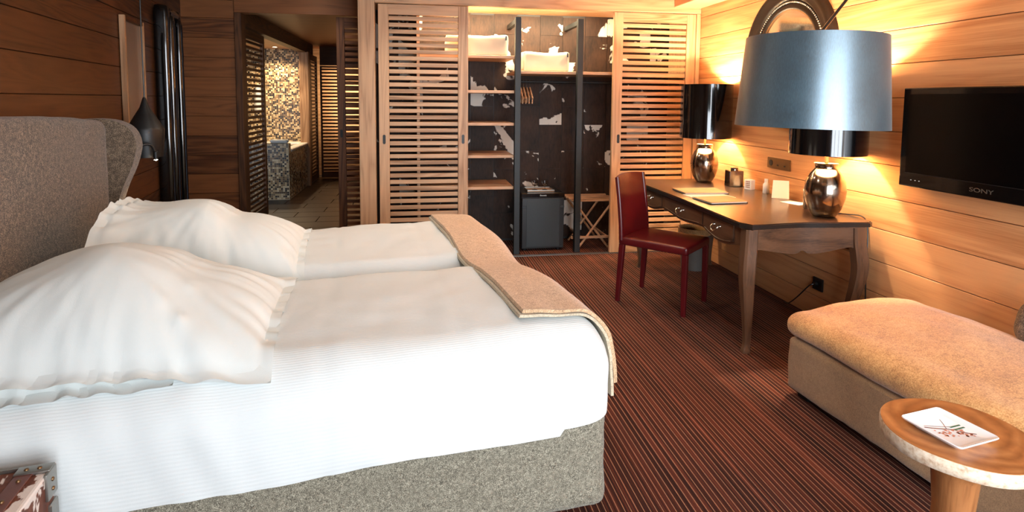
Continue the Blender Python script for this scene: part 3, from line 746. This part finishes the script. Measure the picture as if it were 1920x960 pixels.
# ------------------------------------------------------------------ left wall things
t = thing('pendant_lamp', 'black conical pendant lamp hanging beside the headboard', 'pendant lamp', ew(-1.03, 4.0, 1.04), PHI)
obj('shade', lathe(NB(), [(.088, .0), (.096, .10), (.10, .165), (.094, .18), (.055, .25), (.026, .30), (.009, .355), (.006, .36), (.004, .35), (.02, .298), (.05, .245), (.09, .172), (.095, .160), (.084, 0)], 48, closed=True), M['black_matt'], t, True, 50)
obj('cord', tube(NB(), [(0, 0, .355), (-.0, 0, 1.36)], .004, 8), M['black_plastic'], t)
obj('bulb', lathe(NB(), [(.0001, .06), (.03, .085), (.03, .11), (.012, .14), (.012, .2)], 20), M['white_paint'], t, True)
t = thing('reading_lamp', 'small black gooseneck reading lamp glowing beside the headboard', 'reading lamp', ew(-1.05, 3.80, 1.02), PHI)
obj('mount', lathe(NB(), [(.025, -.015), (.025, .02)], 20), M['black_matt'], t)
obj('gooseneck', tube(NB(), spline([(0, 0, .015), (.02, .01, .07), (.05, .03, .105), (.085, .05, .10), (.10, .06, .06)], 6), .008, 8), M['black_matt'], t)
obj('head', lathe(NB(), [(.012, .015), (.014, .06), (.010, .065)], 16, .102, .062), M['black_matt'], t, True)
obj('bulb', lathe(NB(), [(.0001, .008), (.009, .012), (.010, .017)], 16, .102, .062), M['read_glow'], t, True)
lamp('reading_light', 'SPOT', (.102, .062, .004), 3.0, (1, .68, .38), .012, spot=2.4, parent=t)
t = thing('framed_picture', 'narrow picture in a deep pale wooden frame on the left wall', 'picture', ew(-1.245, 4.565, 1.05), PHI)
for y in (-.215, .190): obj('frame_side', bx(0, .034, y, y+.025, 0, .88, bev=.003), M['oakZ'], t)
for z in (0, .85): obj('frame_rail', bx(0, .032, -.19, .19, z, z+.03, bev=.003), M['darkY'], t)
obj('print', bx(0, .012, -.19, .19, .03, .85), M['picture'], t)
# tall black framed mirror leaning out from the left wall
t = thing('tall_mirror', 'tall mirror in a heavy glossy black frame on the left wall', 'mirror', ew(-1.245, 5.355, .0), PHI)
def bar(x0, x1, y0, y1, z0, z1, nm='frame_side'):
    return obj(nm, soft(NB(), (x0, y0, z0), (x1, y1, z1), (.035, .035, .035), (8, 8, 20), lambda p, n: p+n*.004*noise.noise(p*12)), M['black_gloss'], t, True)
MW = .225
for s in (-1, 1):
    bar(0, .11, s*(MW-.04)-.04, s*(MW-.04)+.04, .02, 2.12)
    bar(.06, .135, s*(MW-.095)-.036, s*(MW-.095)+.036, .08, 2.05, 'inner_moulding')
bar(0, .11, -MW+.05, MW-.05, 2.03, 2.11, 'frame_rail'); bar(0, .11, -MW+.05, MW-.05, .02, .12, 'frame_rail')
obj('glass', bx(.03, .04, -MW+.06, MW-.06, .1, 2.05), M['mirror'], t)

# ------------------------------------------------------------------ desk
DX, DY = 2.150, 3.71
desk = thing('writing_desk', 'antique walnut writing desk with cabriole legs and scalloped apron', 'desk', (DX, DY, 0), math.radians(-1.2))
HXf, HYf = .388, .915
def xf(y):   # front edge (facing -x)
    a = abs(y)/HYf
    return -HXf + .014*math.cos(PI/2*min(1, a))**2
def ye(x):   # end edges
    u = (x+HXf)/(2*HXf); return HYf - .035*math.sin(PI*u)**2 + .012*math.exp(-((u-.62)/.14)**2)
out = []
N_ = 60
cl = .03
for k in range(N_+1): y = -HYf+cl*2.4+(2*HYf-4.8*cl)*k/N_; out.append((xf(y), y))
for k in range(31): x = -HXf+cl*1.2+(2*HXf-2.4*cl)*k/30; out.append((x, ye(x)))
out += [(HXf, HYf-cl), (HXf, -HYf+cl)]
for k in range(31): x = HXf-cl*1.2-(2*HXf-2.4*cl)*k/30; out.append((x, -ye(x)))
def ins(o, d):
    n = len(o); r = []
    for i in range(n):
        p, q = Vector(o[i-1]), Vector(o[(i+1) % n]); tn = (q-p).normalized(); r.append((o[i][0]-tn.y*-1*-d*-1 if 0 else o[i][0]+tn.y*d*1, o[i][1]-tn.x*d*1))
    return r
TZ = .742
bm = NB()
lay = [(out, TZ-.030), (ins(out, -.006), TZ-.034)]
prism(bm, out, TZ-.028, TZ-.006)
obj('top_edge', bm, M['black_leather'], desk)
inner = [(x*.985, y*.993) for x, y in out]
bm = NB(); prism(bm, inner, TZ-.0065, TZ); obj('top', bm, M['desktop'], desk)
bm = NB(); prism(bm, [(x*.955, y*.98) for x, y in out], TZ-.036, TZ-.0275); obj('top_moulding', bm, M['deskY'], desk)
AT = TZ-.034
def zlow_front(y):
    a = abs(y)
    if a < .32: return .598-.022*math.cos(a/.32*PI/2)**2
    if a < .78: return .598-.038*math.sin((a-.32)/.46*PI)**1.2
    return .598-.11*((a-.78)/.12)**2
ys = [-.88+1.76*k/88 for k in range(89)]
fx = lambda y: xf(y)+.045
obj('front_apron', strip(NB(), [(fx(y), y, AT) for y in ys], [(fx(y), y, zlow_front(y)) for y in ys], Vector((.022, 0, 0))), M['deskY'], desk, True, 30)
for lab, y0, y1 in (('near', -.715, -.335), ('center', -.318, .318), ('far', .335, .715)):
    yy = [y0+(y1-y0)*k/30 for k in range(31)]
    d = obj('drawer', strip(NB(), [(fx(y)-.009, y, AT-.012) for y in yy], [(fx(y)-.009, y, zlow_front(y)+.016) for y in yy], Vector((.0085, 0, 0))), M['deskY'], desk, True, 30)
    yc = (y0+y1)/2; xc = fx(yc)-.009; zc = .645
    obj('handle', tube(NB(), spline([(xc-.012, yc-.036, zc+.012), (xc-.024, yc-.034, zc), (xc-.028, yc-.018, zc-.016), (xc-.03, yc, zc-.019), (xc-.028, yc+.018, zc-.016), (xc-.024, yc+.034, zc), (xc-.012, yc+.036, zc+.012)], 4), .0042, 8), M['silver_handle'], d, True)
    for s in (-1, 1): obj('handle_post', lathe(NB(), [(.009, xc+.001), (.006, xc-.006), (.005, xc-.014), (.0001, xc-.016)], 12, yc+s*.036, zc+.012, axis='X'), M['silver_handle'], d, True)
    mo = yy[2:-2]
    obj('bead', tube(NB(), [(fx(y)-.010, y, zlow_front(y)+.020) for y in mo], .003, 6), M['deskY'], d, True)
def zlow_end(x):
    u = (x+.34)/.68
    b = .598 - .046*math.sin(PI*u)**1.5 if 0 <= u <= 1 else .598
    b += .022*math.exp(-((u-.5)/.035)**2)
    edge = min(u, 1-u); b -= .07*max(0, (.1-edge)/.1)**2
    return b
xs = [-.36+.72*k/60 for k in range(61)]
for s, nm in ((-1, 'end_apron'), (1, 'end_apron')):
    obj(nm, strip(NB(), [(x, s*(ye(x)-.045), AT) for x in xs], [(x, s*(ye(x)-.045), zlow_end(x)) for x in xs], Vector((0, -s*.022, 0))), M['deskX'], desk, True, 30)
obj('back_apron', bx(.34, .362, -.86, .86, .55, AT), M['deskY'], desk)
for sx in (-1, 1):
    for sy in (-1, 1):
        bm = NB(); secs = [(AT, 0, .037), (.62, .004, .037), (.55, .012, .038), (.47, .018, .037), (.38, .012, .033), (.28, -.002, .028), (.18, -.014, .023), (.09, -.020, .019), (.04, -.018, .018), (.015, -.010, .021), (0, -.008, .022)]
        sv = spline([(z, o, h) for z, o, h in secs], 3); rings = []
        cx0, cy0 = sx*(HXf-.062), sy*(HYf-.068)
        for z, o, h in sv:
            ch = h*.3; pts = [(h, h-ch), (h-ch, h), (-h+ch, h), (-h, h-ch), (-h, -h+ch), (-h+ch, -h), (h-ch, -h), (h, -h+ch)]
            rings.append([bm.verts.new((cx0+sx*o+a, cy0+sy*o+b, max(0, z))) for a, b in pts])
        for A_, B__ in zip(rings, rings[1:]):
            for k in range(8): bm.faces.new((A_[k], A_[(k+1) % 8], B__[(k+1) % 8], B__[k]))
        bm.faces.new(rings[0]); bm.faces.new(list(reversed(rings[-1])))
        obj('leg', bm, M['deskZ'], desk, True, 30)

def table_lamp(label, x, y):
    t = thing('table_lamp', label, 'table lamp', (x, y, TZ), 0, 'desk lamps')
    obj('base', lathe(NB(), [(.058, 0), (.064, .006), (.090, .05), (.107, .11), (.111, .155), (.104, .205), (.083, .25), (.064, .274), (.058, .285), (.062, .305), (.068, .312), (.062, .315), (.012, .316)], 64), M['pewter'], t, True, 50)
    obj('stem', lathe(NB(), [(.010, .316), (.010, .48), (.018, .48), (.018, .53)], 20), M['brass'], t, True)
    sh = obj('shade', lathe(NB(), [(.205, .365), (.205, .80), (.2025, .80), (.2025, .365)], 72, closed=True), M['black_gloss'], t, True)
    obj('lining', lathe(NB(), [(.2022, .368), (.2022, .797), (.2012, .797), (.2012, .368)], 72, closed=True), M['shade_in'], sh, True)
    bm = NB()
    for k in range(3): a = 2*PI*k/3+.4; tube(bm, [(.012*math.cos(a), .012*math.sin(a), .50), (.203*math.cos(a), .203*math.sin(a), .50)], .003, 6)
    obj('spider', bm, M['brass'], sh)
    obj('bulb', lathe(NB(), [(.0001, .62), (.022, .605), (.031, .58), (.022, .545), (.014, .53)], 20), M['glow'], t, True)
    lamp('bulb_light', 'POINT', (0, 0, .655), 74, (1, .77, .53), .03, parent=t)
    return t
table_lamp('mercury glass table lamp with black drum shade at the far end of the desk', 2.345, 4.42)
table_lamp('mercury glass table lamp with black drum shade behind the blue lampshade', 2.345, 2.985)
# lamp cord down the near end of the desk
bm = tube(NB(), spline([(2.44, 3.04, TZ+.004), (2.50, 2.985, TZ+.006), (2.548, 2.93, TZ+.004), (2.556, 2.895, .70), (2.55, 2.875, .55), (2.546, 2.87, .40), (2.548, 2.87, .2), (2.53, 2.90, .01)], 6), .004, 8)
tag(obj('lamp_cord', bm, M['black_plastic'], None, True), 'black lamp cord hanging down beside the near end of the desk', 'cord')

# desk-top things
t = thing('canister_box', 'square silvered box with a round lid near the far desk lamp', 'box', (2.46, 4.155, TZ), math.radians(-8))
obj('body', bx(-.055, .055, -.05, .05, 0, .125, bev=.004), M['pewter'], t); obj('lid', lathe(NB(), [(.028, .125), (.028, .145), (.026, .148), (.0001, .148)], 28), M['pewter'], t, True, 40)
t = thing('small_box', 'little white patterned cube beside the silvered box', 'box', (2.49, 3.985, TZ), math.radians(20))
obj('body', bx(-.024, .024, -.03, .03, 0, .075, bev=.002), M['white_card'], t)
for k in range(3):
    for q in range(4): obj('mark', bx(-.0252, -.0238, -.018+.013*k, -.010+.013*k, .014+.014*q, .022+.014*q), M['branch'], t)
t = thing('paper_bottle', 'slim white bottle beside the folded card', 'bottle', (2.505, 3.80, TZ))
obj('body', lathe(NB(), [(.02, 0), (.022, .004), (.022, .065), (.012, .08)], 24), M['soap'], t, True, 40); obj('cap', lathe(NB(), [(.013, .08), (.013, .105), (.0001, .105)], 20), M['soap'], t, True, 40)
t = thing('tent_card', 'white folded tent card standing on the desk', 'card', (2.485, 3.60, TZ+.001), math.radians(-125))
bm = NB(); strip(bm, [(-.0005, -.05, .120), (-.0005, .05, .118)], [(-.04, -.055, 0), (-.04, .055, 0)], Vector((.0015, 0, 0))); obj('front_leaf', bm, M['white_card'], t)
bm = NB(); strip(bm, [(.001, -.05, .120), (.001, .05, .120)], [(.04, -.055, 0), (.04, .055, 0)], Vector((-.0015, 0, 0))); obj('back_leaf', bm, M['white_card'], t)
tag(obj('paper_slip', bx(-.05, .05, -.07, .07, 0, .002), M['white_card'], None, loc=(2.45, 3.40, TZ+.0002), rotz=.3), 'small white paper lying in front of the tent card', 'paper')
t = thing('tumbler_cup', 'dark cup with pale rim half behind the near desk lamp', 'cup', (2.41, 3.21, TZ))
obj('body', lathe(NB(), [(.026, 0), (.03, .004), (.032, .115), (.0295, .115), (.027, .008), (.0001, .008)], 28), M['pewter'], t, True, 50)
obj('rim', lathe(NB(), [(.0325, .110), (.0325, .118), (.029, .118), (.029, .110)], 28, closed=True), M['white_paint'], t)
def folder(label, x, y, rz, sx, sy, z=TZ):
    t = thing('desk_folder', label, 'folder', (x, y, z), rz, 'stationery folders on the desk')
    obj('back_cover', bx(-sx, sx, -sy, sy, 0, .004, bev=.001), M['black_leather'], t); obj('pages', bx(-sx+.006, sx-.006, -sy+.006, sy-.006, .004, .009), M['white_card'], t)
    obj('front_cover', bx(-sx, sx, -sy, sy, .009, .013, bev=.001), M['tan_leather'], t); return t
folder('tan leather stationery folder lying further back on the desk', 2.05, 3.91, math.radians(-3), .165, .115)
folder('tan leather stationery folder lying nearer on the desk', 1.995, 3.535, math.radians(4), .135, .115)
tag(obj('white_sheet', bx(-.15, .15, -.095, .095, 0, .0015), M['white_card'], None, loc=(2.02, 3.725, TZ+.0002), rotz=.06), 'white sheet of paper between the two leather folders', 'paper')

# wall sockets
t = thing('wall_socket', 'bronze wall socket plate above the desk', 'socket', (XR-.001, 3.745, .9625), 0)
obj('plate', bx(-.009, 0, -.13, .13, -.038, .038, bev=.002), M['brass'], t)
obj('round_socket', lathe(NB(), [(.0001, -.0105), (.022, -.0105), (.022, -.006)], 28, .085, .0, axis='X'), M['black_plastic'], t)
for y in (.005, -.075): obj('data_port', bx(-.0102, -.006, y-.009, y+.009, -.016, -.006), M['black_plastic'], t)
t = thing('floor_socket', 'black socket with plugged cord on the wall under the desk', 'socket', (XR-.001, 3.275, .23), 0)
obj('plate', bx(-.012, 0, -.045, .045, -.04, .04, bev=.002), M['black_plastic'], t)
obj('plug', lathe(NB(), [(.016, -.03), (.018, -.012)], 16, .01, 0, axis='X'), M['black_plastic'], t)
obj('cord', tube(NB(), spline([(-.028, .01, 0), (-.05, .03, -.02), (-.06, .12, -.12), (-.05, .22, -.20), (-.03, .3, -.223)], 6), .004, 8), M['black_plastic'], t, True)
# bin
t = thing('waste_bin', 'round wicker rimmed waste bin under the far end of the desk', 'waste bin', (2.30, 4.46, 0))
obj('body', lathe(NB(), [(.10, 0), (.125, .31), (.119, .31), (.095, .008), (.0001, .008)], 40), M['bin_grey'], t, True, 50)
obj('rim', lathe(NB(), [(.118, .29), (.134, .30), (.137, .335), (.128, .352), (.118, .34)], 40, closed=True), M['wicker'], t, True)

# ------------------------------------------------------------------ chair
ch = thing('dining_chair', 'oxblood leather chair pulled out at an angle from the desk', 'chair', (1.69, 3.74, 0), math.atan2(-.74, .672))
def seatfn(p, n): return p + Vector((0, 0, .008*math.cos(p.x/.24*PI/2)*math.cos(p.y/.2*PI/2) if p.z > .44 else 0))
obj('seat', soft(NB(), (-.235, -.208, .405), (.262, .208, .462), (.02, .02, .014), (20, 18, 6), seatfn), M['red_leather'], ch, True)
bm = NB(); NJ, NK = 16, 24; V = {}
for j in range(NJ+1):
    for k in range(NK+1):
        v = -1+2*j/NJ; w = k/NK; z = .44+.435*w+.012*(1-v*v)*w
        x = -.215-.045*w**1.5-.022*math.sin(PI*w)*0 - .03*(1-v*v)*(.4+.6*w); hw_ = .200-.006*w
        for s, o in ((0, .016), (1, -.016)): V[j, k, s] = bm.verts.new((x+o*(1-.4*w), v*hw_, z))
for j in range(NJ):
    for k in range(NK):
        for s in (0, 1): bm.faces.new((V[j, k, s], V[j+1, k, s], V[j+1, k+1, s], V[j, k+1, s]))
for j in range(NJ):
    for k in (0, NK): bm.faces.new((V[j, k, 0], V[j+1, k, 0], V[j+1, k, 1], V[j, k, 1]))
for k in range(NK):
    for j in (0, NJ): bm.faces.new((V[j, k, 0], V[j, k+1, 0], V[j, k+1, 1], V[j, k, 1]))
obj('backrest', bm, M['red_leather'], ch, True, 35)
for s in (-1, 1):
    bm = NB(); tube(bm, [(-.214+.0-.045*w**1.5, s*(.201-.006*w), .44+.435*w) for w in [i/12 for i in range(13)]], .0165, 10); obj('back_edge', bm, M['red_leather'], ch, True)
def cleg(x0, y0, x1, y1):
    bm = NB(); rings = []
    for z, x, y, h in ((.41, x0, y0, .019), (.2, (x0+x1)/2, (y0+y1)/2, .018), (0, x1, y1, .015)):
        c = .005; rings.append([bm.verts.new((x+a, y+b, z)) for a, b in ((h, h-c), (h-c, h), (-h+c, h), (-h, h-c), (-h, -h+c), (-h+c, -h), (h-c, -h), (h, -h+c))])
    for A_, B__ in zip(rings, rings[1:]):
        for k in range(8): bm.faces.new((A_[k], A_[(k+1) % 8], B__[(k+1) % 8], B__[k]))
    bm.faces.new(rings[0]); bm.faces.new(list(reversed(rings[-1]))); obj('leg', bm, M['red_leather'], ch, True, 30)
for s in (-1, 1): cleg(-.212, s*.186, -.238, s*.193); cleg(.24, s*.186, .24, s*.19)

# ------------------------------------------------------------------ blue lampshade on a slanting rod
t = thing('rod_lamp', 'large blue satin drum lampshade on a thin slanting metal rod', 'lamp', (1.632, 2.195, 1.298))
sh = obj('shade', lathe(NB(), [(.294, 0), (.267, .372), (.264, .372), (.291, 0)], 96, closed=True), M['satin'], t, True); sh.rotation_euler = (0, math.radians(1.2), 0)
obj('lining', lathe(NB(), [(.2905, .003), (.2635, .369), (.2625, .369), (.2895, .003)], 96, closed=True), M['white_card'], sh, True)
bm = NB()
for k in range(3): a = 2*PI*k/3; tube(bm, [(0, 0, .33), (.264*math.cos(a), .264*math.sin(a), .33)], .003, 6)
obj('spider', bm, M['steel'], sh)
d0 = Vector((.119, 0, .147)).normalized()
obj('rod', tube(NB(), [Vector((.0, 0, .355)), Vector((.0, 0, .355))+d0*.98], .0065, 12), M['black_gloss'], t, True)
obj('holder', lathe(NB(), [(.02, .22), (.022, .30), (.012, .36)], 20), M['black_matt'], t, True)
pe = Vector((.0, 0, .355))+d0*.98
obj('ceiling_plate', lathe(NB(), [(.05, ZC-1.298-.012), (.05, pe.z-.02), (.012, pe.z-.04)], 24, pe.x, pe.y), M['black_matt'], t, True, 40)

# ------------------------------------------------------------------ television
t = thing('television', 'flat black television mounted on the right wall', 'television', (XR-.001, 2.13, .98))
TX = -.095
obj('cabinet', bx(TX, TX+.055, -.475, .475, 0, .50, bev=.006, seg=2), M['black_gloss'], t)
obj('screen', bx(TX-.0015, TX+.002, -.437, .437, .072, .468), M['tvglass'], t)
obj('bezel_line', bx(TX-.002, TX, -.44, .44, .068, .071), M['black_plastic'], t)
obj('bracket', bx(TX+.055, 0, -.15, .15, .12, .38), M['black_plastic'], t)
text('lettering', 'SONY', .034, M['steel'], t, (TX-.001, .03, .036), (PI/2, 0, -PI/2)).scale = (1.25, .8, 1)
for y in (.40, .375, .352): obj('indicator', bx(TX-.0012, TX, y-.003, y+.003, .034, .037), M['white_card'], t)
# round mirror
t = thing('round_mirror', 'round mirror in a dark carved frame with beaded ring', 'mirror', (XR-.001, 3.69, 1.72))
rp = [(.345, 0), (.345, -.02), (.352, -.028), (.368, -.03), (.378, -.022), (.386, -.02), (.41, -.02), (.42, -.032), (.432, -.036), (.45, -.034), (.478, -.05), (.50, -.054), (.515, -.046), (.524, -.03), (.524, 0)]
rp = [(r*.935, x) for r, x in rp]
M['carved'] = plain('dark_carved_wood', srgb(26, 18, 14), .5, Specular_IOR_Level=.2)
obj('frame', lathe(NB(), rp, 96, axis='X', closed=True), M['carved'], t, True, 50)
obj('gilt_ring', lathe(NB(), [(.312, 0), (.312, -.016), (.323, -.021), (.325, -.004)], 96, axis='X', closed=True), M['brass'], t, True)
obj('glass', lathe(NB(), [(.316, -.004), (.316, -.012)], 96, axis='X'), M['mirror'], t)
bm = NB()
for k in range(130):
    a = 2*PI*k/130; bmesh.ops.create_icosphere(bm, subdivisions=1, radius=.0078, matrix=Matrix.Translation((-.024, .372*math.cos(a), .372*math.sin(a))))
o = obj('bead_ring', bm, M['steel'], t, True, 80); o['kind'] = 'stuff'

# ------------------------------------------------------------------ chaise, cushion, side table
cz = thing('chaise_ottoman', 'long tan suede ottoman against the right wall', 'ottoman', (2.185, 1.592, 0), math.radians(4.2))
def skirtfn(p, n): return p + n*(.008*noise.noise(Vector((p.x*6, p.y*6, p.z*3)))+.004*noise.noise(p*17))
obj('skirt', soft(NB(), (-.37, -.90, .035), (.30, .875, .285), (.03, .03, .02), (24, 60, 10), skirtfn), M['suede_skirt'], cz, True)
def cufn(p, n):
    q = p.copy(); u = (p.x+.04)/.35; v = (p.y)/.9
    if p.z > .33: q.z += .045*max(0, 1-u*u*.9)*max(0, 1-(v*v)**2*.8)+.035*max(0, min(1, (u+.6)/1.2))
    k = max(0, min(1, (p.x-.0)/.3)); q.y -= .10*k*k*max(0, (p.y-.5)/.4)
    q += n*(.006*noise.noise(p*5)+.003*noise.noise(p*14)); return q
obj('cushion', soft(NB(), (-.388, -.92, .285), (.305, .90, .405), (.075, .075, .055), (40, 80, 12), cufn), M['suede'], cz, True)
for x in (-.30, .24):
    for y in (-.8, .8): obj('foot', bx(x-.03, x+.03, y-.03, y+.03, 0, .04), M['black_matt'], cz)
bm = soft(NB(), (-.05, -.17, 0), (.05, .17, .2), (.045, .08, .08), (10, 16, 16), lambda p, n: p+n*.006*noise.noise(p*9))
cu = obj('scatter_cushion', bm, M['tweed_brown'], None, True, loc=(2.40, 1.745, .432)); cu.rotation_euler = (0, math.radians(8), 0)
tag(cu, 'brown cushion at the right edge, standing on the ottoman', 'cushion')
TBX, TBY, TBZ = 1.497, 1.322, .482
t = thing('side_table', 'round side table with a thick tree slice top', 'side table', (TBX, TBY, 0), .4)
def ro(a): return .187*(1+.012*math.sin(3*a+1)+.008*math.sin(5*a))
bm = NB(); rings = []
for r, z in ((.90, -.046), (.985, -.038), (1, -.02), (1, -.004), (.99, 0)):
    rings.append([bm.verts.new((ro(2*PI*i/96)*r*math.cos(2*PI*i/96), ro(2*PI*i/96)*r*math.sin(2*PI*i/96), TBZ+z)) for i in range(96)])
for a, b in zip(rings, rings[1:]):
    for i in range(96): bm.faces.new((a[i], a[(i+1) % 96], b[(i+1) % 96], b[i]))
bm.faces.new(list(reversed(rings[0]))); bm.faces.new(rings[-1]); obj('bark_edge', bm, M['bark'], t, True, 60)
bm = NB(); prism(bm, [(ro(2*PI*i/96)*.985*math.cos(2*PI*i/96), ro(2*PI*i/96)*.985*math.sin(2*PI*i/96)) for i in range(96)], TBZ, TBZ+.0015); obj('table_top', bm, M['slice'], t)
obj('pedestal', lathe(NB(), [(.12, 0), (.115, .015), (.075, .05), (.055, .14), (.050, .26), (.058, .36), (.08, .42), (.1, .437)], 48), M['table_leg'], t, True, 60)
# plate
p4 = [Vector((1.342, 1.357)), Vector((1.492, 1.384)), Vector((1.512, 1.219)), Vector((1.36, 1.195))]
k_ = (HC-TBZ-.028)/(HC-.53); p4 = [p*k_ for p in p4]; pcn = sum(p4, Vector((0, 0)))/4
ax = ((p4[1]-p4[0])+(p4[2]-p4[3]))/2; ay = ((p4[0]-p4[3])+(p4[1]-p4[2]))/2
t = thing('square_plate', 'square white plate printed with a blossom branch on the side table', 'plate', (pcn.x, pcn.y, TBZ+.0016), math.atan2(ax.y, ax.x))
pa, pb_ = ax.length/2, ay.length/2
def rrect(a, b, r, n=6):
    o = []
    for cx, cy, s in ((a-r, b-r, 0), (-a+r, b-r, 1), (-a+r, -b+r, 2), (a-r, -b+r, 3)):
        for k in range(n+1): th_ = PI/2*(s+k/n); o.append((cx+r*math.cos(th_), cy+r*math.sin(th_)))
    return o
bm = NB(); prs = [(.70, 0, .01), (.74, .004, .01), (.96, .014, .012), (1.0, .019, .012), (.985, .021, .012), (.93, .017, .012), (.78, .010, .01)]; rings = []
for s, z, r in prs: rings.append([bm.verts.new((x, y, z)) for x, y in rrect(pa*s, pb_*s, r)])
for a, b in zip(rings, rings[1:]):
    n = len(a)
    for i in range(n): bm.faces.new((a[i], a[(i+1) % n], b[(i+1) % n], b[i]))
bm.faces.new(list(reversed(rings[0]))); bm.faces.new(rings[-1]); pt = obj('dish', bm, M['ceramic'], t, True, 35)
def flat(bm, pts, w, z=.0105):
    P = [Vector(p) for p in pts]
    for a, b in zip(P, P[1:]):
        d = (b-a).normalized(); n = Vector((-d.y, d.x))*w
        bm.faces.new([bm.verts.new((q.x, q.y, z)) for q in (a-n, b-n, b+n, a+n)])
bm = NB(); main = [v.to_2d() for v in spline([(-.052, .03, 0), (-.02, .012, 0), (.01, -.002, 0), (.03, -.025, 0), (.052, -.04, 0)], 6)]
flat(bm, main, .0020); flat(bm, [(-.045, .036), (-.01, .02), (.02, .008)], .0010); flat(bm, [(.0, .005), (.02, .03), (.03, .045)], .0007); obj('branch_print', bm, M['branch'], pt)
bm = NB()
for k in range(40):
    x, y = random.uniform(-.045, .05), 0; y = -.012-.55*x*.6+random.uniform(-.022, .012)
    if abs(y) < .052: bmesh.ops.create_circle(bm, cap_ends=True, segments=7, radius=random.uniform(.002, .0045), matrix=Matrix.Translation((x, y, .0107)))
obj('blossom_print', bm, M['blossom'], pt)
bm = NB()
for k in range(18):
    x = .018+.0045*(k//2); y = .006*(1 if k % 2 else -1)-.002; x = min(x, .053)
    bmesh.ops.create_circle(bm, cap_ends=True, segments=7, radius=.0030, matrix=Matrix.Translation((x, y+.002, .0109)))
obj('leaf_print', bm, M['leafp'], pt)
